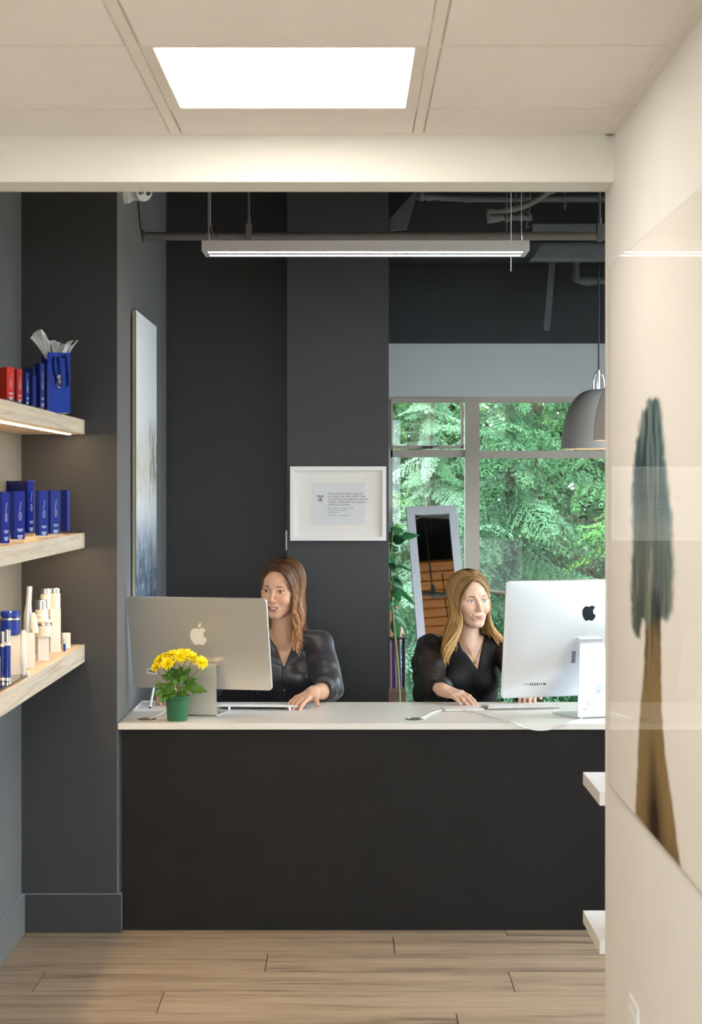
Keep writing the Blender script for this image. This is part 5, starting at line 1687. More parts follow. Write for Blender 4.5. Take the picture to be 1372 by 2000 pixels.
def head_field(f, c, Rm, smile_open=False, jaw=1.0):
    c = np.array(c)
    W = lambda p: c + Rm @ np.array(p, float)
    E = lambda p, r, k=.01, mode='add': f.ell(W(p), r, k, mode, Rm)
    K = lambda a, b, ra, rb, k=.01, mode='add': f.cone(W(a), W(b), ra, rb, k, mode)
    E((0, .018, .035), (.072, .090, .080), .01)
    E((0, -.028, .040), (.060, .052, .060), .02)
    E((0, -.022, -.028), (.059, .060, .074), .02)
    E((0, -.036, -.066), (.041 * jaw, .042, .042), .02)
    K((-.006, -.064, -.098), (.006, -.064, -.098), .0145, .0145, .018)
    for s_ in (-1, 1):
        K((s_ * .045 * jaw, .0, -.046), (s_ * .016, -.054, -.094), .015, .012, .022)
        E((s_ * .036, -.058, -.034), (.024, .025, .022), .018)
        E((s_ * .046, -.047, -.008), (.018, .020, .014), .018)
        K((s_ * .012, -.078, .017), (s_ * .042, -.066, .016), .010, .008, .016)
        E((s_ * .074, .012, -.005), (.008, .019, .030), .006)
    for s_ in (-1, 1):
        E((s_ * .0305, -.094, -.001), (.0185, .017, .0105), .014, 'sub')
    K((0, -.078, .008), (0, -.099, -.032), .0062, .0085, .009)
    K((0, -.099, -.034), (0, -.088, -.041), .0088, .0065, .006)
    for s_ in (-1, 1):
        E((s_ * .0112, -.0885, -.0385), (.0068, .009, .0068), .006)
        E((s_ * .0060, -.096, -.0465), (.0030, .004, .0026), .002, 'sub')
    for s_ in (-1, 1):
        f.ell(W((s_ * .0305, -.0665, 0)), (.0143, .0143, .0143), .005, 'add', Rm)
        E((s_ * .0310, -.0815, -.0004), (.0142, .0085, .0047), .0012, 'sub')
    # smiling mouth: corners drawn out and up
    op = .0046 if smile_open else 0.0
    E((0, -.076, -.066), (.028, .013, .016), .014)
    mz = lambda x: -.0665 + .0055 * (abs(x) / .026) ** 1.7
    my = lambda x: -.0885 + .0135 * (abs(x) / .026) ** 2
    xs_ = np.linspace(-.025, .025, 11)
    for a, b in zip(xs_[:-1], xs_[1:]):
        ra, rb = [.0034 * (1 - .72 * (abs(q) / .0255) ** 1.6) for q in (a, b)]
        dip = [(.0006 if abs(q) < .003 else 0) for q in (a, b)]
        K((a, my(a) - .0005, mz(a) + .0030 - dip[0] + op * .25), (b, my(b) - .0005, mz(b) + .0030 - dip[1] + op * .25), ra, rb, .0025)
        ra, rb = [.0044 * (1 - .72 * (abs(q) / .0255) ** 1.6) for q in (a, b)]
        lz = lambda q: mz(q) - (.0042 + op) * (1 - (abs(q) / .0265) ** 2)
        K((a, my(a), lz(a)), (b, my(b), lz(b)), ra, rb, .0025)
    for a, b in zip(xs_[:-1], xs_[1:]):
        w = [(.0008 + op * .75 * (1 - (abs(q) / .0255) ** 2)) for q in (a, b)]
        K((a, my(a) - .0035, mz(a) - op * .45), (b, my(b) - .0035, mz(b) - op * .45), w[0], w[1], .0012, 'sub')
        if smile_open: K((a, my(a) + .0022, mz(a) - op * .45), (b, my(b) + .0022, mz(b) - op * .45), w[0] * .9, w[1] * .9, .001, 'sub')
    for s_ in (-1, 1):
        E((s_ * .0285, -.0775, -.0595), (.0022, .004, .0040), .004, 'sub')          # smile corners
        K((s_ * .0165, -.0905, -.0415), (s_ * .0315, -.0775, -.0585), .0010, .0012, .008, 'sub')   # smile folds
    E((0, -.094, -.0835 - op), (.014, .008, .0045), .012, 'sub')
    E((0, -.0965, -.0525), (.0028, .006, .007), .006, 'sub')

def head_color(V, c, Rm, skin, lip, hairc, smile=False, blush=.20):
    L = (V - np.array(c)) @ Rm
    col = np.tile(np.array(skin), (len(V), 1))
    n = .5 + .5 * np.sin(V[:, 0] * 231 + 1.3 * np.sin(V[:, 2] * 173)) * np.sin(V[:, 1] * 197 + V[:, 2] * 119)
    col *= (.97 + .06 * n)[:, None]
    x, y, z = L.T
    ax = np.abs(x)
    front = (y < -.02) & (z > -.13) & (z < .14)
    ck = np.exp(-(((ax - .040) / .020) ** 2 + ((z + .032) / .018) ** 2)) * front
    col = col * (1 - ck[:, None] * blush) + np.array([skin[0] * .98, skin[1] * .62, skin[2] * .60]) * (ck[:, None] * blush)
    ns = np.exp(-((x / .012) ** 2 + ((z + .036) / .012) ** 2)) * front * .18
    col = col * (1 - ns[:, None]) + np.array([skin[0], skin[1] * .7, skin[2] * .65]) * ns[:, None]
    # lips
    op = .0046 if smile else 0.0
    q = np.clip(ax / .0262, 0, 1)
    mzc = -.0665 + .0055 * q ** 1.7 - op * .35
    hu = (.0058 + op * .4) * (1 - q ** 2.2) + .0004
    hl = (.0082 + op * 1.2) * (1 - q ** 2.2) + .0004
    dz = z - mzc
    lipm = np.clip(np.where(dz > 0, (hu - dz), (hl + dz)) / .0016, 0, 1) * (ax < .0262) * (y < -.066) * front
    col = col * (1 - lipm[:, None]) + np.array(lip) * lipm[:, None]
    # lid line shade of make-up
    lid = np.exp(-(((ax - .031) / .014) ** 2 + ((z - .0062) / .0036) ** 2)) * front * .45
    col = col * (1 - lid[:, None]) + np.array([skin[0] * .45, skin[1] * .40, skin[2] * .42]) * lid[:, None]
    scalp = (z > .080 - 1.3 * np.clip(ax - .028, 0, 1) - .9 * np.clip(y + .07, 0, 1)) & (z > .0)
    scalp |= (y > .005) & (z > -.055) & (ax < .0705)
    col[scalp] = np.array(hairc)
    return col

HANDS = {}
def hand_field(f, w, fwd, up, side, curl=(.25, .3, .25), spread=.06, thumb=((.030, .030, -.006), (.052, .046, -.014), (.074, .052, -.020)), sc=1.0, curls=None):
    """w wrist; fwd to the fingertips; up = back of the hand; side = +1 thumb towards (up x fwd), -1 the other way"""
    fwd = np.array(fwd, float); fwd /= np.linalg.norm(fwd)
    up = np.array(up, float); up -= fwd * (up @ fwd); up /= np.linalg.norm(up)
    lat = np.cross(up, fwd) * side
    w = np.array(w, float)
    P = lambda x, y, z: w + (fwd * x + lat * y + up * z) * sc
    kn = [(.083, .026), (.087, .0085), (.083, -.009), (.076, -.0255)]
    f.cone(P(-.02, 0, 0), P(.012, 0, 0), .0245 * sc, .0225 * sc, .012)
    for i, (x, y) in enumerate(kn):
        f.cone(P(.008, y * .55, -.001), P(x, y, 0), .0125 * sc, .0096 * sc, .012)
    f.cone(P(.02, .014, -.006), P(.055, .012, -.007), .014 * sc, .010 * sc, .012)
    f.cone(P(.02, -.014, -.006), P(.055, -.018, -.006), .013 * sc, .010 * sc, .012)
    tips = []
    for i, (x, y) in enumerate(kn):
        L = (.040, .044, .041, .032)[i], (.025, .028, .026, .020)[i], (.020, .021, .020, .018)[i]
        p = P(x, y, 0)
        ang = 0
        cs = curls[i] if curls else curl
        sp = spread * (1.5 - i) * .5
        for j in range(3):
            ang += cs[j]
            d = (fwd * math.cos(ang) - up * math.sin(ang)) + lat * sp
            d /= np.linalg.norm(d)
            q = p + d * L[j] * sc
            r0, r1 = ((.0088, .0080), (.0079, .0073), (.0072, .0060))[j]
            k = .90 if i == 3 else 1
            f.cone(p, q, r0 * sc * k, r1 * sc * k, .0035 if j else .006)
            p = q
        tips.append((p, d, up))
    t = [P(*q) for q in thumb]
    f.cone(P(.012, .018, -.006), t[0], .0140 * sc, .0115 * sc, .012)
    f.cone(t[0], t[1], .0108 * sc, .0092 * sc, .006)
    f.cone(t[1], t[2], .0092 * sc, .0070 * sc, .004)
    return tips

def ribbons(paths, widths, cols, n=5, flat=.45):
    """many tapered tubes in one mesh: paths (S,M,3), widths (S,M), cols (S,M,3)"""
    P = np.asarray(paths); S, M, _ = P.shape
    T = np.gradient(P, axis=1); T /= np.linalg.norm(T, axis=2, keepdims=True) + 1e-9
    C = P.mean(axis=1, keepdims=True) * 0 + P.reshape(-1, 3).mean(0)
    out = P - C; out[..., 2] *= .2
    Nn = out - T * (out * T).sum(2, keepdims=True)
    Nn /= np.linalg.norm(Nn, axis=2, keepdims=True) + 1e-9
    B = np.cross(T, Nn)
    a = np.arange(n) * 2 * PI / n
    V = P[:, :, None, :] + (B[:, :, None, :] * np.cos(a)[None, None, :, None] + Nn[:, :, None, :] * (np.sin(a) * flat)[None, None, :, None]) * np.asarray(widths)[:, :, None, None]
    Cc = np.repeat(np.asarray(cols)[:, :, None, :], n, 2)
    idx = np.arange(S * M * n).reshape(S, M, n)
    q = np.stack([idx[:, :-1], np.roll(idx[:, :-1], -1, 2), np.roll(idx[:, 1:], -1, 2), idx[:, 1:]], -1).reshape(-1, 4)
    return V.reshape(-1, 3), q, Cc.reshape(-1, 3)

def hair_paths(style, seed):
    r_ = np.random.default_rng(seed)
    c0 = np.array([0, .016, .036]); rr = np.array([.0775, .0965, .0875])
    paths, widths, shade = [], [], []
    M1, M2 = 12, 16
    xp = style['part']
    def surf(x_sign, a, y, lift):
        q = math.sqrt(max(.02, 1 - ((y - c0[1]) / rr[1]) ** 2))
        return np.array([x_sign * (rr[0] + lift) * q * math.sin(a), y, c0[2] + (rr[2] + lift) * q * math.cos(a)])
    for s in (-1, 1):
        zend, xout, yfr, wave = style['zend'][s], style['xout'][s], style['yfront'][s], style['wave']
        nst = style['n'][s]
        for i in range(nst):
            u = (i + r_.random()) / nst                # 0 front .. 1 crown
            lift = .004 + .010 * r_.random() + style['vol'] * .5
            y0 = -.074 + .150 * u + r_.normal() * .002
            y1 = -.040 + .130 * u + r_.normal() * .003
            if s == style.get('tuck'): y1 += .035 * (1 - u)
            path = []
            amax = R(88 + 6 * r_.random())
            for j in range(M1):
                t = j / (M1 - 1)
                a = amax * (t ** .9)
                y = y0 + (y1 - y0) * math.sin(a) ** 1.25
                p = surf(s, a, y, lift * math.sin(a) ** .5)
                p[0] += xp * (1 - t) ** 1.5
                path.append(p)
            wf = max(0.0, 1 - u / .30)
            if wf > 0:
                fr = style['frame'][s]
                cp = smooth_path([Vector((xp * (1 - k_ / 5) + s * q_[0], q_[1], q_[2])) for k_, q_ in enumerate(fr)], 5)
                jit = r_.normal(size=3) * .0016
                lf = 1 + .10 * r_.random()
                for j in range(M1):
                    q_ = cp[min(len(cp) - 1, int(round(j / (M1 - 1) * (len(cp) - 1))))]
                    tgt = np.array([q_.x * lf, q_.y, q_.z]) + jit * (j / M1)
                    path[j] = path[j] * (1 - wf) + tgt * wf
            p0 = path[-1]
            ze = zend + r_.normal() * .018 + (.02 if u > .7 else 0)
            ph = r_.random() * 6.3
            xo = xout * (1.0 - .45 * u) + r_.normal() * .006
            ye = p0[1] + yfr * (1 - u) + .01 * u + r_.normal() * .006
            for j in range(1, M2):
                t = j / (M2 - 1)
                z = p0[2] + (ze - p0[2]) * t
                e = t * t * (3 - 2 * t)
                x = abs(p0[0]) + (xo - abs(p0[0])) * e - style['pinch'] * math.sin(PI * min(1, t * 1.15)) * (1 if t < .87 else 0)
                wv = wave * math.sin(t * style['freq'] + ph * .35 + u * 2) * t
                path.append(np.array([s * (x + wv), p0[1] + (ye - p0[1]) * e + .6 * wave * math.cos(t * style['freq'] + ph), z]))
            paths.append(path)
            w = style['w'] * (.7 + .6 * r_.random())
            wd = [w * (.55 + .45 * min(1, j / 4)) for j in range(M1)] + [w * (1 - .75 * (j / (M2 - 1)) ** 2.2) for j in range(1, M2)]
            widths.append(wd)
            shade.append(r_.random())
    for i in range(style['nback']):
        phi = R(-100 + 200 * (i + r_.random()) / style['nback'])
        lift = .002 + .008 * r_.random()
        ze = style['zback'] + r_.normal() * .015
        path = []
        for j in range(M1):
            t = j / (M1 - 1)
            th = R(-10 + 100 * t)
            path.append(np.array([(rr[0] + lift) * math.sin(th) * math.sin(phi), c0[1] + (rr[1] + lift) * math.sin(th) * math.cos(phi), c0[2] + (rr[2] + lift) * math.cos(th)]))
        p0 = path[-1]
        ph = r_.random() * 6
        for j in range(1, M2):
            t = j / (M2 - 1)
            path.append(np.array([p0[0] * (1 - .12 * math.sin(PI * t)) + style['wave'] * .6 * math.sin(t * style['freq'] + ph) * t, p0[1] - .018 * t, p0[2] + (ze - p0[2]) * t]))
        paths.append(path)
        w = style['w'] * 1.5
        widths.append([w * .8 * (.2 + .8 * min(1, j / 4)) for j in range(M1)] + [w * (1 - .7 * (j / (M2 - 1)) ** 2) for j in range(1, M2)])
        shade.append(r_.random() * .5)
    return np.array(paths), np.array(widths), np.array(shade)

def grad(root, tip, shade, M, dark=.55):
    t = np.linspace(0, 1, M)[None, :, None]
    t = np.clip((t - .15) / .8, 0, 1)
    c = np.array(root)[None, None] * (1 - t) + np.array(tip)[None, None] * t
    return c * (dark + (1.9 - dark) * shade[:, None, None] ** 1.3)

def ico(c, r, mb): mb.sphere(c, r, 10, 7)

def person(spec):
    c, Rm = np.array(spec['head']), rotm(*spec['rot'])
    W = lambda p: c + Rm @ np.array(p, float)
    J = {k: np.array(v, float) for k, v in spec['J'].items()}
    t = thing('person', spec['label'], 'person', (J['pelvis'][0], J['pelvis'][1], 0))
    xs = axis(*spec['gx']); ys = axis(*spec['gy']); zs = axis(*spec['gz'])
    f = Field(xs, ys, zs)
    nb = J['neck']
    # torso, neck, limbs
    ch, ab, pv = J['chest'], J['abdomen'], J['pelvis']
    f.ell(ch, (.130, .085, .150), .02)
    f.ell(ab, (.112, .080, .150), .05)
    f.ell(pv, (.150, .115, .105), .05)
    for s in ('L', 'R'):
        sh, el, wr = J['sh' + s], J['el' + s], J['wr' + s]
        f.cone(nb + np.array([0, .01, -.015]), sh, .040, .042, .035)
        f.cone(sh, el, .043, .034, .02)
        f.cone(el, el + (wr - el) * .35, .034, .035, .012)
        f.cone(el + (wr - el) * .35, wr, .035, .0245, .012)
        f.cone(pv + np.array([.075 if s == 'L' else -.075, -.02, -.01]), J['kn' + s], .080, .055, .03)
        f.cone(J['kn' + s], J['an' + s], .054, .036, .02)
        f.cone(J['an' + s], J['an' + s] + np.array([0, -.14, -.05]), .036, .025, .02)
        sx = .066 if s == 'L' else -.066
        f.ell(ch + np.array([sx, -.060, -.02]), (.058, .050, .058), .025)
    f.cone(W((0, .026, -.055)), nb + np.array([0, .004, 0]), .046, .050, .015)
    f.cone(W((0, .012, -.075)), nb + np.array([0, -.022, -.03]), .036, .036, .02)
    for s in ('L', 'R'):
        h = spec['hand' + s]
        hand_field(f, J['wr' + s], **h)
    head_field(f, c, Rm, spec.get('open', False), spec.get('jaw', 1.0))
    V, Q = f.mesh()
    col = head_color(V, c, Rm, spec['skin'], spec['lip'], spec['hair_root'], spec.get('open', False))
    far = np.linalg.norm(V - c, axis=1) > .19
    col[far] = np.array(spec['skin']) * (.97 + .05 * np.sin(V[far][:, :1] * 140) * np.sin(V[far][:, 1:2] * 120))
    body = npmesh('body', V, Q, spec['M_skin'], t, col)
    bvh = BVHTree.FromPolygons([tuple(v) for v in V], [tuple(int(i) for i in q) for q in Q])
    fwdw = Rm @ np.array([0, 1.0, 0])
    def onface(x, z, off=.0):
        o = W((x, -.2, z))
        hit = bvh.ray_cast(Vector(o), Vector(fwdw))
        p = np.array(hit[0]) if hit[0] is not None else W((x, -.08, z))
        return p - fwdw * off
    # eyes
    for s_ in (-1, 1):
        ec = W((s_ * .0305, -.0660, 0))
        gaze = Rm @ np.array([spec['gaze'][0], -1, spec['gaze'][1]]); gaze /= np.linalg.norm(gaze)
        e = build('eye', MB().sphere(ec, .0128, 20, 14), spec['M_eye'], t, world=True, smooth=True)
        build('iris', MB().lathe([(0, .01300), (.0024, .01300), (.0052, .01225), (.0055, .0118)], ec, 24, ax=gaze), spec['M_iris'], e, world=True, smooth=True)
        build('pupil', MB().lathe([(0, .01325), (.0023, .01318), (.0024, .0128)], ec, 16, ax=gaze), M_blk, e, world=True, smooth=True)
        lash = MB()
        arc = [(s_ * (.0310 + .0145 * math.cos(q)), .0054 * math.sin(q) - .0004) for q in np.linspace(PI * .97, PI * .03, 11)]
        pts = [onface(x, z + .0008, .0004) for x, z in arc]
        lash.tube([Vector(p) for p in pts], [.0004] + [.0010] * 9 + [.0005], 6)
        build('eyelash', lash, spec['M_brow'], t, world=True, smooth=True)
        br = MB()
        bz = spec.get('browz', .0195)
        bp_ = [(s_ * .0135, bz - .0015), (s_ * .022, bz + .0003), (s_ * .031, bz + .0015), (s_ * .039, bz + .0003), (s_ * .047, bz - .0045)]
        P_ = smooth_path([Vector(onface(x, z, .0002)) for x, z in bp_], 3)
        nP = len(P_)
        br.tube(P_, [spec.get('browr', .0018) * (.75 + .35 * math.sin(PI * min(1, i / nP * 1.6)) - .75 * max(0, i / nP - .55) * 1.9) for i in range(nP)], 6, flat=.55, up=tuple(fwdw))
        build('eyebrow', br, spec['M_brow'], t, world=True, smooth=True)
    if spec.get('open'):
        tm_ = MB()
        n_ = 12
        vs = []
        for i in range(n_ + 1):
            x = -.018 + .036 * i / n_
            yb_ = -.0852 + .0090 * (x / .018) ** 2
            zz = .0028 * (x / .018) ** 2
            vs += [Vector(W((x, yb_, -.0650 + zz))), Vector(W((x, yb_, -.0722 + zz)))]
        fs = [(2 * i, 2 * i + 1, 2 * i + 3, 2 * i + 2) for i in range(n_)]
        build('teeth', MB().add(vs, fs), spec['M_teeth'], t, world=True, smooth=True, recalc=False)
    # nails are too small to show; hair
    hp, hw, hs = hair_paths(spec['hair'], spec['seed'])
    ex = spec.get('extra_hair')
    Wp = hp @ Rm.T + c
    shp = spec.get('hair_shape')
    if shp is not None: Wp = shp(Wp, hp)
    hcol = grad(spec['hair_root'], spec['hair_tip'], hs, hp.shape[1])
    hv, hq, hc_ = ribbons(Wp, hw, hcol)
    # close-fitting layer of hair under the strands at crown and back
    n1, n2 = 28, 22
    th, ph = np.meshgrid(np.linspace(0, PI * .72, n2), np.linspace(-PI * .62, PI * .62, n1), indexing='ij')
    q = np.minimum(1, th / R(28))
    lc = np.stack([.0790 * np.sin(th) * np.sin(ph), .016 + .0980 * np.sin(th) * np.cos(ph), .036 + .0900 * np.cos(th)], -1).reshape(-1, 3)
    idx = np.arange(n1 * n2).reshape(n2, n1)
    cq = np.stack([idx[:-1, :-1], idx[1:, :-1], idx[1:, 1:], idx[:-1, 1:]], -1).reshape(-1, 4) + len(hv)
    hv = np.concatenate([hv, lc @ Rm.T + c]); hq = np.concatenate([hq, cq])
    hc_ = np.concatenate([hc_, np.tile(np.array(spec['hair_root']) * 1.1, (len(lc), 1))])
    npmesh('hair', hv, hq, spec['M_hair'], t, hc_)
    return t, J, W, bvh, Rm, onface

def cloth_field(lo, hi, h):
    return Field(np.arange(lo[0], hi[0], h, dtype=np.float32), np.arange(lo[1], hi[1], h, dtype=np.float32), np.arange(lo[2], hi[2], h, dtype=np.float32))
def wrinkle(f, amp, seed, freq=55, n=7, bias=(1, 1, .7)):
    r_ = np.random.default_rng(seed)
    X, Y, Z = f.ax[0][:, None, None], f.ax[1][None, :, None], f.ax[2][None, None, :]
    tot = 0
    for i in range(n):
        d = r_.normal(size=3) * np.array(bias); d /= np.linalg.norm(d)
        fr = freq * (.5 + r_.random())
        d2 = r_.normal(size=3); d2 /= np.linalg.norm(d2)
        tot = tot + np.sin((X * d[0] + Y * d[1] + Z * d[2]) * fr + r_.random() * 6 + 1.4 * np.sin((X * d2[0] + Y * d2[1] + Z * d2[2]) * fr * .45)) / n
    f.F += (amp * 2.2 * tot).astype(np.float32)
def wedge(f, tip, top_l, top_r, ydepth, k=.006):
    """cut a V: below = tip, up to the two top points; removes everything nearer than ydepth"""
    tip, L, Rr = np.array(tip), np.array(top_l), np.array(top_r)
    def half(a, b):
        d = np.array([b[0] - a[0], b[2] - a[2]]); d /= np.linalg.norm(d)
        return np.array([-d[1], d[0]]), np.array([a[0], a[2]])
    nl, al = half(tip, L); nr, ar = half(Rr, tip)
    if nl @ (np.array([(L[0] + Rr[0]) / 2, L[2]]) - al) > 0: nl = -nl
    if nr @ (np.array([(L[0] + Rr[0]) / 2, L[2]]) - ar) > 0: nr = -nr
    def fn(X, Y, Z):
        a = (X - al[0]) * nl[0] + (Z - al[1]) * nl[1]
        b = (X - ar[0]) * nr[0] + (Z - ar[1]) * nr[1]
        d = np.maximum(a, b) + 0 * Y
        return np.maximum(d, (Y - ydepth) + 0 * X + 0 * Z)
    f.op(fn, (min(L[0], Rr[0]) - .1, f.ax[1][0], tip[2] - .02), (max(L[0], Rr[0]) + .1, ydepth + .05, f.ax[2][-1]), k, 'sub')

M_sk1 = mat('warm_skin', (0.6, 0.35, 0.22), 0.45, attr='col', spec=0.4, sss=0.10)
M_sk2 = mat('fair_skin', (0.7, 0.45, 0.33), 0.42, attr='col', spec=0.45, sss=0.10)
M_hair = mat('hair_strands', (0.2, 0.1, 0.05), 0.42, attr='col', spec=0.35)
M_eyew = mat('eye_white', (0.62, 0.60, 0.58), 0.15, noise=0.02)
M_iris1 = mat('brown_iris', (0.06, 0.03, 0.015), 0.15, noise=0.2)
M_iris2 = mat('blue_iris', (0.14, 0.22, 0.30), 0.15, noise=0.2)
M_brow1 = mat('dark_brow', (0.05, 0.028, 0.018), 0.6, noise=0.2)
M_brow2 = mat('brown_brow', (0.13, 0.07, 0.035), 0.6, noise=0.2)
M_teeth = mat('tooth', (0.75, 0.72, 0.66), 0.25, noise=0.01)
M_satin = mat('dark_satin', (0.030, 0.028, 0.034), 0.34, spec=0.7, noise=0.05, nscale=30, sheen=0.1)
M_blouse = mat('black_crepe', (0.007, 0.007, 0.009), 0.6, spec=0.4, noise=0.1, nscale=60)
M_sheer = mat('sheer_black_chiffon', (0.014, 0.012, 0.012), 0.5, spec=0.5, noise=0.15, nscale=60, alpha=0.86)
M_trouser = mat('dark_trousers', (0.012, 0.012, 0.015), 0.7, noise=0.1)
M_gold = mat('gold', (0.75, 0.48, 0.14), 0.25, metal=1.0, noise=0.02)

def legs_cloth(t, J):
    f = cloth_field((J['pelvis'][0] - .26, 6.80, .02), (J['pelvis'][0] + .26, J['pelvis'][1] + .18, .66), .012)
    f.ell(J['pelvis'], (.160, .125, .115), .03)
    for s in ('L', 'R'):
        f.cone(J['pelvis'] + np.array([.075 if s == 'L' else -.075, -.02, -.01]), J['kn' + s], .090, .065, .03)
        f.cone(J['kn' + s], J['an' + s], .064, .050, .02)
    V, Q = f.mesh()
    npmesh('trousers', V, Q, M_trouser, t)

# ---- woman on the left: dark satin shirt
h1 = np.array(at(549, 1151, 7.36))
J1 = dict(neck=(-.276, 7.415, 1.000), chest=(-.278, 7.445, .845), abdomen=(-.278, 7.475, .66), pelvis=(-.278, 7.50, .52),
          shL=(-.133, 7.425, .955), elL=(-.090, 7.27, .785), wrL=(-.152, 7.035, .797),
          shR=(-.423, 7.425, .955), elR=(-.575, 7.30, .80), wrR=(-.690, 7.10, .812),
          knL=(-.19, 7.02, .51), anL=(-.19, 7.06, .10), knR=(-.37, 7.02, .51), anR=(-.37, 7.06, .10))
style1 = dict(frame={-1: [(.0, -.074, .088), (.026, -.076, .078), (.050, -.062, .050), (.066, -.040, .018), (.072, -.020, -.015), (.074, -.006, -.04)], 1: [(.0, -.074, .090), (.022, -.082, .080), (.046, -.076, .056), (.060, -.062, .020), (.066, -.050, -.020), (.070, -.046, -.050)]}, part=.012, zend={-1: -.170, 1: -.212}, xout={-1: .075, 1: .104}, yfront={-1: .03, 1: -.030}, wave=.0125, freq=10.5, n={-1: 240, 1: 430}, vol=.010, pinch=.002, w=.0027, nback=70, zback=-.17, tuck=-1)
spec1 = dict(label='brown-haired woman in a dark satin shirt seated behind the flat computer', head=h1, rot=(R(-20), R(3), R(2)), J=J1,
             gx=(-.82, .02, .007, [(h1[0] - .085, h1[0] + .085, .0018), (-.80, -.64, .003), (-.27, -.09, .0025)]),
             gy=(6.80, 7.66, .007, [(h1[1] - .125, h1[1] + .03, .0018), (6.84, 7.11, .0028)]),
             gz=(.03, 1.33, .011, [(h1[2] - .125, h1[2] + .05, .0018), (h1[2] + .05, 1.32, .005), (.745, .84, .0025), (.84, 1.06, .006)]),
             handL=dict(fwd=(-.50, -.84, -.16), up=(.0, -.12, 1), side=1, curl=(.22, .30, .22), spread=.16, thumb=((.030, .032, -.006), (.050, .052, -.012), (.068, .066, -.018))),
             handR=dict(fwd=(-.42, -.88, -.10), up=(-.35, .1, .9), side=-1, curl=(.75, .75, .45), spread=.03, thumb=((.034, .026, -.014), (.058, .030, -.030), (.078, .024, -.040))),
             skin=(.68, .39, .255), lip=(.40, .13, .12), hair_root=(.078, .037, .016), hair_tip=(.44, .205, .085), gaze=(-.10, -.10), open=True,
             M_skin=M_sk1, M_eye=M_eyew, M_iris=M_iris1, M_brow=M_brow1, M_hair=M_hair, M_teeth=M_teeth, hair=style1, seed=4)
t1, J1, W1, bvh1, R1, of1 = person(spec1)
legs_cloth(t1, J1)
f = cloth_field((-.70, 7.02, .50), (.02, 7.66, 1.06), .0055)
ch = J1['chest']
f.ell(ch, (.142, .098, .160), .02)
f.ell(J1['abdomen'], (.136, .100, .17), .06)
f.ell(J1['pelvis'], (.165, .128, .12), .06)
for s in ('L', 'R'):
    sx = .068 if s == 'L' else -.068
    f.ell(ch + np.array([sx, -.062, -.025]), (.062, .052, .064), .03)
    sh, el, wr = J1['sh' + s], J1['el' + s], J1['wr' + s]
    f.cone(J1['neck'] + np.array([0, .012, -.022]), sh + np.array([0, 0, .004]), .050, .054, .03)
    f.cone(sh, sh + (el - sh) * .6, .056, .060, .02)
    f.cone(sh + (el - sh) * .6, el, .060, .056, .015)
    f.cone(el, el + (wr - el) * .40, .056, .044, .012)
    cu = el + (wr - el) * .40
    d = (wr - el) / np.linalg.norm(wr - el)
    f.cone(cu - d * .035, cu, .049, .047, .004)
wrinkle(f, .0042, 3, 60)
for s in ('L', 'R'):
    el, wr = J1['el' + s], J1['wr' + s]
    d = (wr - el) / np.linalg.norm(wr - el)
    f.cone(el + (wr - el) * .40 + d * .06, wr + d * .1, .062, .062, .004, 'sub')
nk = J1['neck']
f.cone(nk + np.array([0, -.012, -.012]), nk + np.array([0, -.02, .15]), .056, .056, .008, 'sub')
wedge(f, (-.272, 7.3, .865), (-.325, 7.3, 1.0), (-.222, 7.3, 1.0), 7.425)
V, Q = f.mesh()
npmesh('shirt', V, Q, M_satin, t1)
bvs1 = BVHTree.FromPolygons([tuple(v) for v in V], [tuple(int(i) for i in q) for q in Q])
def onshirt(bv, x, z, y0=6.9, off=.001):
    h = bv.ray_cast(Vector((x, y0, z)), Vector((0, 1, 0)))
    return (h[0] if h[0] is not None else Vector((x, 7.36, z))) - Vector((0, off, 0))
# collar, placket, buttons
for s_ in (-1, 1):
    a0 = Vector((-.272 + s_ * .012, 0, .888)); outer = []
    rows_ = [((.010, .885), (.012, .870)), ((.026, .925), (.048, .885)), ((.040, .965), (.078, .925)), ((.052, 1.000), (.072, .975)), ((.056, 1.022), (.066, 1.005))]
    vs = []
    for (xi, zi), (xo, zo) in rows_:
        for q in (0, .5, 1):
            x = -.272 + s_ * (xi + (xo - xi) * q); z = zi + (zo - zi) * q
            p = onshirt(bvs1, x, min(z, .985), off=.005 + .004 * (1 - q))
            if z > .985: p = Vector((p.x, p.y + (z - .985) * 1.2, z))
            vs.append(Vector((x, p.y, z)))
    fs = [(r_ * 3 + k, r_ * 3 + k + 1, r_ * 3 + k + 4, r_ * 3 + k + 3) for r_ in range(4) for k in range(2)]
    o = build('collar', MB().add(vs, fs), M_satin, t1, world=True, smooth=True, auto=0)
    md = o.modifiers.new('thickness', 'SOLIDIFY'); md.thickness = .003
    md = o.modifiers.new('sub', 'SUBSURF'); md.levels = 1; md.render_levels = 2
vs, fs = [], []
zz = np.linspace(.868, .60, 24)
for i, z in enumerate(zz):
    for x in (-.281, -.262):
        p = onshirt(bvs1, x, z, off=.0025); vs.append(Vector((x, p.y, z)))
fs = [(2 * i, 2 * i + 1, 2 * i + 3, 2 * i + 2) for i in range(len(zz) - 1)]
o = build('placket', MB().add(vs, fs), M_satin, t1, world=True, smooth=True, auto=0)
md = o.modifiers.new('thickness', 'SOLIDIFY'); md.thickness = .0025
for z in (.845, .775, .705):
    p = onshirt(bvs1, -.2715, z, off=.003)
    build('button', MB().lathe([(0, .0035), (.0048, .003), (.0055, .001), (.0055, -.002)], p, 16, ax=(0, -1, .1)), M_blk, t1, world=True, smooth=True)
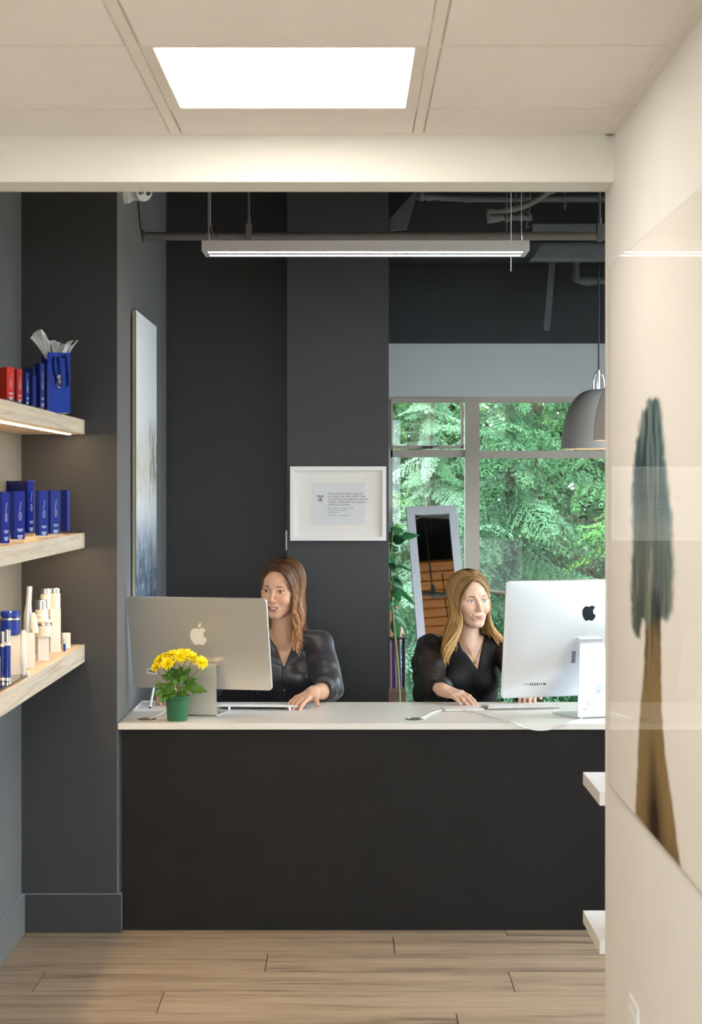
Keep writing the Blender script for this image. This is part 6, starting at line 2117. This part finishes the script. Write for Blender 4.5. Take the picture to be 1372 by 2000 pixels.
# beaded bracelets on her left wrist
wr, el = J1['wrL'], J1['elL']
d = Vector(wr - el).normalized()
A = d.orthogonal().normalized(); B = d.cross(A)
M_bead = mat('pale_beads', (.72, .66, .58), 0.3, noise=0.2, nscale=90)
M_bead2 = mat('dark_beads', (.05, .045, .05), 0.3, noise=0.1)
bw_, bd_ = MB(), MB()
cb_ = Vector(wr) - d * .012
for k in range(22):
    a = 2 * PI * k / 22
    ico(cb_ + (A * math.cos(a) + B * math.sin(a)) * .0268, .0037, bd_ if k % 4 == 0 else bw_)
o = build('bracelet', bw_, M_bead, t1, world=True, smooth=True)
build('dark_bead', bd_, M_bead2, o, world=True, smooth=True)
rg = [cb_ - d * .010 + (A * math.cos(a) + B * math.sin(a)) * .0272 for a in np.linspace(0, 2 * PI, 25)]
build('cord_bracelet', MB().tube(rg, .0014, 6, cap=False), mat('red_cord', (.35, .05, .03), .6, noise=0.1), t1, world=True, smooth=True)

# ---- woman on the right: black V-neck blouse
h2 = np.array(at(919, 1172, 7.62))
J2 = dict(neck=(.492, 7.655, .958), chest=(.495, 7.675, .800), abdomen=(.495, 7.70, .63), pelvis=(.495, 7.72, .50),
          shL=(.640, 7.66, .912), elL=(.735, 7.45, .765), wrL=(.703, 7.185, .800),
          shR=(.345, 7.655, .912), elR=(.322, 7.43, .765), wrR=(.362, 7.165, .797),
          knL=(.59, 7.24, .50), anL=(.59, 7.28, .10), knR=(.40, 7.24, .50), anR=(.40, 7.28, .10))
style2 = dict(frame={-1: [(.0, -.074, .088), (.022, -.080, .077), (.043, -.073, .050), (.056, -.060, .018), (.063, -.052, -.020), (.066, -.048, -.055)], 1: [(.0, -.074, .088), (.022, -.080, .077), (.043, -.073, .050), (.056, -.060, .018), (.063, -.050, -.020), (.066, -.044, -.055)]}, part=-.004, zend={-1: -.225, 1: -.215}, xout={-1: .162, 1: .125}, yfront={-1: -.050, 1: -.01}, wave=.0060, freq=6.5, n={-1: 420, 1: 330}, vol=.002, pinch=.018, w=.0026, nback=110, zback=-.20)
spec2 = dict(label='blonde woman in a black V-neck blouse seated behind the large computer', head=h2, rot=(R(20), R(-1), R(-3)), J=J2,
             gx=(.17, .92, .007, [(h2[0] - .085, h2[0] + .085, .0018), (.33, .50, .0026), (.64, .77, .0028)]),
             gy=(6.92, 7.90, .007, [(h2[1] - .125, h2[1] + .03, .0018), (6.98, 7.25, .0028)]),
             gz=(.03, 1.27, .011, [(h2[2] - .125, h2[2] + .05, .0018), (h2[2] + .05, 1.26, .005), (.745, .84, .0025), (.84, 1.0, .006)]),
             handR=dict(fwd=(.66, -.73, -.14), up=(-.05, -.25, .95), side=-1 * -1, curl=(.20, .34, .25), spread=.10),
             handL=dict(fwd=(-.12, -.98, -.12), up=(0, -.1, 1), side=1, curl=(.28, .42, .25), spread=.08),
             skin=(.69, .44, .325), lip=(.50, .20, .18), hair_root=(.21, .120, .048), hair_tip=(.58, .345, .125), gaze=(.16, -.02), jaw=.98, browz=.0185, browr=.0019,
             M_skin=M_sk2, M_eye=M_eyew, M_iris=M_iris2, M_brow=M_brow2, M_hair=M_hair, hair=style2, seed=9)
t2, J2, W2, bvh2, R2, of2 = person(spec2)
legs_cloth(t2, J2)
f = cloth_field((.24, 7.45, .48), (.76, 7.90, 1.02), .0055)
ch = J2['chest']
f.ell(ch, (.138, .096, .160), .02)
f.ell(J2['abdomen'], (.124, .094, .17), .05)
f.ell(J2['pelvis'], (.165, .128, .12), .05)
for s in ('L', 'R'):
    sx = .068 if s == 'L' else -.068
    f.ell(ch + np.array([sx, -.062, -.020]), (.062, .054, .062), .03)
    f.cone(J2['neck'] + np.array([0, .012, -.022]), J2['sh' + s], .050, .054, .03)
wrinkle(f, .0022, 5, 50)
nk = J2['neck']
f.cone(nk + np.array([0, -.010, .040]), nk + np.array([0, -.02, .15]), .066, .066, .008, 'sub')
wedge(f, (.532, 7.5, .832), (.418, 7.5, 1.0), (.568, 7.5, 1.0), 7.66)
V, Q = f.mesh()
npmesh('blouse', V, Q, M_blouse, t2)
for s in ('R', 'L'):
    sh, el, wr = J2['sh' + s], J2['el' + s], J2['wr' + s]
    lo = np.minimum(np.minimum(sh, el), wr) - .10; hi = np.maximum(np.maximum(sh, el), wr) + .12
    f = cloth_field(lo, hi, .005)
    o_ = np.array([(-.012 if s == 'R' else .012), 0, .006])
    f.cone(sh + o_, sh + (el - sh) * .4 + o_, .060, .062, .02)
    f.cone(sh + (el - sh) * .4 + o_, el, .062, .066, .02)
    f.cone(el, el + (wr - el) * .55, .066, .058, .02)
    f.cone(el + (wr - el) * .55, el + (wr - el) * .86, .056, .036, .012)
    wrinkle(f, .0055, 8, 75, bias=(1, 1, .5))
    f.cone(el + (wr - el) * .86, wr - (wr - el) * .04, .032, .034, .006)
    d = (wr - el) / np.linalg.norm(wr - el)
    f.cone(wr + d * .03, wr + d * .16, .046, .046, .003, 'sub')
    V, Q = f.mesh()
    npmesh('sleeve', V, Q, M_sheer, t2)
# necklace
def onbody(bv, x, z, off=.0015):
    h = bv.ray_cast(Vector((x, 7.2, z)), Vector((0, 1, 0)))
    return (h[0] if h[0] is not None else Vector((x, 7.57, z))) - Vector((0, off, 0))
pts = []
for q in np.linspace(-1, 1, 21):
    x = .522 + (.050 * q if q < 0 else .040 * q) * abs(q) ** .15
    z = .868 + .094 * abs(q) ** 1.25
    pts.append(onbody(bvh2, x, z))
nkl = build('necklace', MB().tube(pts, .0010, 6), M_gold, t2, world=True, smooth=True)
pc_ = onbody(bvh2, .522, .862, .004)
pm_ = MB()
for dx, dz in ((-.004, .002), (.004, .003), (0, -.003), (-.001, .006)): ico(pc_ + Vector((dx, 0, dz)), .0036, pm_)
build('charm', pm_, M_gold, nkl, world=True, smooth=True)
# finger ring
# ------------------------------------------------------------------ stools behind the desk
M_seat = mat('grey_seat_fabric', (.06, .06, .065), .8, noise=0.15, nscale=80)
def stool(x, y, ztop, label):
    s = thing('office_stool', label, 'stool', (x, y, 0), group='office stools behind the desk')
    build('seat', MB().lathe([(.0, ztop - .06), (.17, ztop - .06), (.19, ztop - .045), (.19, ztop - .015), (.175, ztop), (0, ztop)], (x, y, 0), 32), M_seat, s, world=True, smooth=True)
    build('column', MB().lathe([(.028, .08), (.028, .25), (.018, .25), (.018, ztop - .06)], (x, y, 0), 18), M_chrome, s, world=True, smooth=True)
    for k in range(5):
        a = 2 * PI * k / 5 + .3
        e_ = Vector((x + .24 * math.cos(a), y + .24 * math.sin(a), .055))
        lg = build('leg', MB().bar((x, y, .09), e_, .03, .022), M_blk, s, world=True, bevel=.002)
        build('caster', MB().tube([e_ + Vector((-.012, 0, -.029)), e_ + Vector((.012, 0, -.029))], .026, 14), M_blk, lg, world=True, smooth=True)
stool(-.278, 7.52, .400, 'low round stool under the brown-haired woman')
stool(.495, 7.74, .380, 'low round stool under the blonde woman')
# ------------------------------------------------------------------ garden outside the window
M_ground = mat('garden_soil', s2l(70, 72, 48), 0.9, noise=0.4, nscale=3)
g = MB().box(-30, 40, -30, 9.72, -.6, -.12).box(-30, 40, 9.72, 45, -.6, -.12)
go = build('ground', g, M_ground)
go['kind'] = 'structure'
M_fol = mat('conifer_needles', (0.2, 0.4, 0.2), 0.55, attr='col', spec=0.3)
M_bark = mat('conifer_bark', s2l(92, 76, 62), 0.9, noise=0.3, nscale=12, bump=0.5, bscale=30)
def frond(r_, n_tw=22, L=1.0, sp=.024):
    """a flat drooping spray along +x: twigs on both sides, each a row of needles"""
    V = []; Fc = []
    for i in range(n_tw):
        t = (i + .5) / n_tw
        for s in (-1, 1):
            base = np.array([t * L, 0, -.16 * L * t * t])
            tl = L * (.34 * (1 - t) ** .75 + .06) * r_.uniform(.8, 1.15)
            a = R(48 + 12 * r_.random())
            d = np.array([math.cos(a), s * math.sin(a), -.28 - .25 * r_.random()]); d /= np.linalg.norm(d)
            nn = max(3, int(tl / sp))
            sd = np.cross(d, [0, 0, 1]); sd /= np.linalg.norm(sd)
            for j in range(nn):
                q = base + d * (tl * (j + .3) / nn)
                for s2 in (-1, 1):
                    ln = .034 * r_.uniform(.6, 1.3)
                    dd = d * .75 + sd * s2 * r_.uniform(.3, .9) + r_.normal(size=3) * .28
                    dd /= np.linalg.norm(dd)
                    wv = np.cross(dd, [0, 0, 1]); wv = wv / (np.linalg.norm(wv) + 1e-9) * .0062
                    o = len(V)
                    V += [q - wv, q + wv, q + dd * ln + wv * .4, q + dd * ln - wv * .4]
                    Fc.append((o, o + 1, o + 2, o + 3))
    return np.array(V), np.array(Fc)
_r = np.random.default_rng(5)
FR = [frond(_r, 16, 1.0) for _ in range(4)]
FRC = [frond(_r, 12, 1.0, .04) for _ in range(4)]     # coarser sprays for the trees farther off
def conifer(x, y, h, rad, label, c1, c2, nb=150, seed=0, zlo=.15, zmax=None, aim=None):
    r_ = np.random.default_rng(seed)
    t = thing('conifer', label, 'tree', (x, y, -.12), group='conifers in the garden')
    build('trunk', MB().tube([(x, y, -.15), (x, y, h * .5), (x, y, h)], [.025 * rad + .03, .02 * rad + .012, .008], 10), M_bark, t, world=True, smooth=True)
    VV, QQ, CC = [], [], []
    o = 0
    zt_ = zmax or h
    nb = int(nb * (1.4 if y < 14 else 1.0))
    for i in range(nb):
        z = zlo + (zt_ - zlo) * (i + r_.random()) / nb
        L = rad * max(.12, (1 - z / h)) ** .8 * r_.uniform(.7, 1.1)
        a = i * 2.39996 + r_.normal() * .25
        if math.sin(a) > .35: continue          # far side never shows
        v, q = (FR if y < 12 else FRC)[i % 4]
        el = R(r_.uniform(-48, 12))
        yaw = np.array([[math.cos(a), -math.sin(a), 0], [math.sin(a), math.cos(a), 0], [0, 0, 1]])
        pt = np.array([[math.cos(el), 0, -math.sin(el)], [0, 1, 0], [math.sin(el), 0, math.cos(el)]])
        ro = r_.normal() * .3
        rl = np.array([[1, 0, 0], [0, math.cos(ro), -math.sin(ro)], [0, math.sin(ro), math.cos(ro)]])
        w = (v * L) @ (yaw @ pt @ rl).T + np.array([x, y, z])
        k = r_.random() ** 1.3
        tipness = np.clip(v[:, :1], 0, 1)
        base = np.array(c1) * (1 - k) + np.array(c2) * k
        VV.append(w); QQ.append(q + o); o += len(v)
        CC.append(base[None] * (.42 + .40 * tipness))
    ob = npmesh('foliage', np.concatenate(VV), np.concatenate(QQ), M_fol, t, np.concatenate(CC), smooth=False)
    return t
G1, G2 = s2l(70, 130, 82), s2l(150, 200, 160)
G3, G4 = s2l(52, 120, 48), s2l(130, 190, 90)
G5, G6 = s2l(96, 140, 60), s2l(170, 200, 110)
conifer(1.02, 11.6, 3.4, 1.05, 'pale green conifer standing closest outside the window middle', G1, G2, 170, 1, -.1, 2.9)
conifer(.50, 11.3, 2.6, .85, 'young pale conifer with upright leader behind the small pane', G1, s2l(170, 214, 180), 170, 2, -.1)
conifer(2.05, 11.4, 4.2, 1.15, 'bright green conifer at the right side of the window', G3, G4, 170, 3, .2, 3.2)
conifer(-.15, 11.7, 3.6, .95, 'yellow green conifer at the left side of the window', G5, G6, 140, 4, -.1, 3.0)
conifer(1.35, 13.2, 5.0, 1.5, 'tall dark conifer standing behind the window middle', s2l(40, 84, 44), s2l(92, 146, 92), 170, 5, .1, 3.8)
conifer(.1, 13.6, 5.0, 1.5, 'tall dark conifer standing behind on the left', s2l(40, 84, 48), s2l(84, 136, 84), 150, 6, .1, 3.8)
conifer(3.1, 13.0, 5.0, 1.4, 'tall green conifer far right outside', G3, s2l(100, 160, 90), 140, 7, .1, 3.8)
conifer(-1.6, 12.6, 4.5, 1.3, 'tall green conifer far left outside', G3, G4, 120, 8, .1, 3.8)
conifer(.62, 14.4, 6.5, 1.35, 'huge dark green conifer left in the back row', s2l(34, 70, 40), s2l(84, 130, 80), 230, 21, .2, 4.6)
conifer(2.35, 14.3, 7, 1.5, 'huge dark green conifer right in the back row', s2l(34, 70, 40), s2l(84, 130, 80), 230, 22, .2, 4.6)
# clipped evergreen hedge closing the garden
hd = thing('evergreen_hedge', 'tall dark evergreen hedge closing the back of the garden', 'hedge', (1, 16.0, -.12))
build('stems', MB().box(-4, 6.5, 15.95, 16.05, -.12, 1.2), M_bark, hd, world=True)
n = 42000
p = np.stack([_r.uniform(-4, 6.5, n), 15.8 + _r.normal(size=n) * .14, _r.uniform(-.1, 4.4, n)], 1)
gap = (np.abs(p[:, 0] - 1.42) < .30 + .12 * np.sin(p[:, 2] * 9)) & (p[:, 2] > 2.0) & (p[:, 2] < 2.62) & (_r.random(n) < .85)
p = p[~gap]; n = len(p)
a = _r.normal(size=(n, 3)); a /= np.linalg.norm(a, axis=1, keepdims=True)
b = np.cross(a, _r.normal(size=(n, 3))); b /= np.linalg.norm(b, axis=1, keepdims=True)
V = np.stack([p - a * .12, p + b * .06, p + a * .12, p - b * .06], 1).reshape(-1, 3)
Cc = np.repeat((np.array(s2l(38, 78, 40))[None] + _r.random((n, 1)) ** 3 * np.array(s2l(96, 130, 60))[None] * .6), 4, 0)
npmesh('foliage', V, np.arange(4 * n).reshape(n, 4), M_fol, hd, Cc, smooth=False)
# broadleaf tree behind; the yellow of lit foliage is put into its leaves
M_yel = mat('yellow_lit_foliage', s2l(214, 170, 50), 0.6, attr='col')
yt = thing('yellow_lit_tree', 'tree between the conifers with the yellow of lit foliage in its leaf colour', 'tree', (1.6, 17.6, -.12))
build('trunk', MB().tube([(1.6, 17.6, -.15), (1.55, 17.6, 1.4), (1.65, 17.6, 2.8)], [.10, .08, .04], 10), M_bark, yt, world=True, smooth=True)
n = 3500
p = _r.normal(size=(n, 3)) * np.array([.40, .3, .40]) + np.array([1.6, 17.6, 2.55])
a = _r.normal(size=(n, 3)); a /= np.linalg.norm(a, axis=1, keepdims=True)
b = np.cross(a, _r.normal(size=(n, 3))); b /= np.linalg.norm(b, axis=1, keepdims=True)
V = np.stack([p - a * .035, p + b * .02, p + a * .035, p - b * .02], 1).reshape(-1, 3)
Cc = np.repeat(np.array(s2l(232, 190, 60))[None] * _r.uniform(.3, .8, (n, 1)), 4, 0)
npmesh('foliage', V, np.arange(4 * n).reshape(n, 4), M_yel, yt, Cc, smooth=False)
# timber fence at the back
M_fence = wood_mat('weathered_fence', s2l(30, 27, 24), s2l(46, 40, 35), s2l(58, 50, 43), scale=(9, 9, 1.2), rough=.8)
fe = thing('timber_fence', 'dark weathered board fence behind the garden trees', 'fence', (1, 15.2, -.12))
for k in range(48):
    x0 = -3.2 + k * .17
    build('board', MB().box(x0, x0 + .169, 15.2, 15.225, -.12, 1.35 + .02 * math.sin(k * 3.1)), M_fence, fe, world=True)
build('rail', MB().box(-3.2, 4.96, 15.225, 15.27, 1.1, 1.2).box(-3.2, 4.96, 15.225, 15.27, .3, .4), M_fence, fe, world=True)
# bare slanting branch low in front of the glass
simple('fallen_branch', MB().tube(smooth_path([(.75, 10.95, .98), (1.1, 10.9, .93), (1.35, 10.95, .86), (1.75, 11.0, .68)], 5), [.012] * 15 + [.008], 8), M_bark, 'thin bare branch slanting across outside the lower right pane', 'branch', smooth=True)
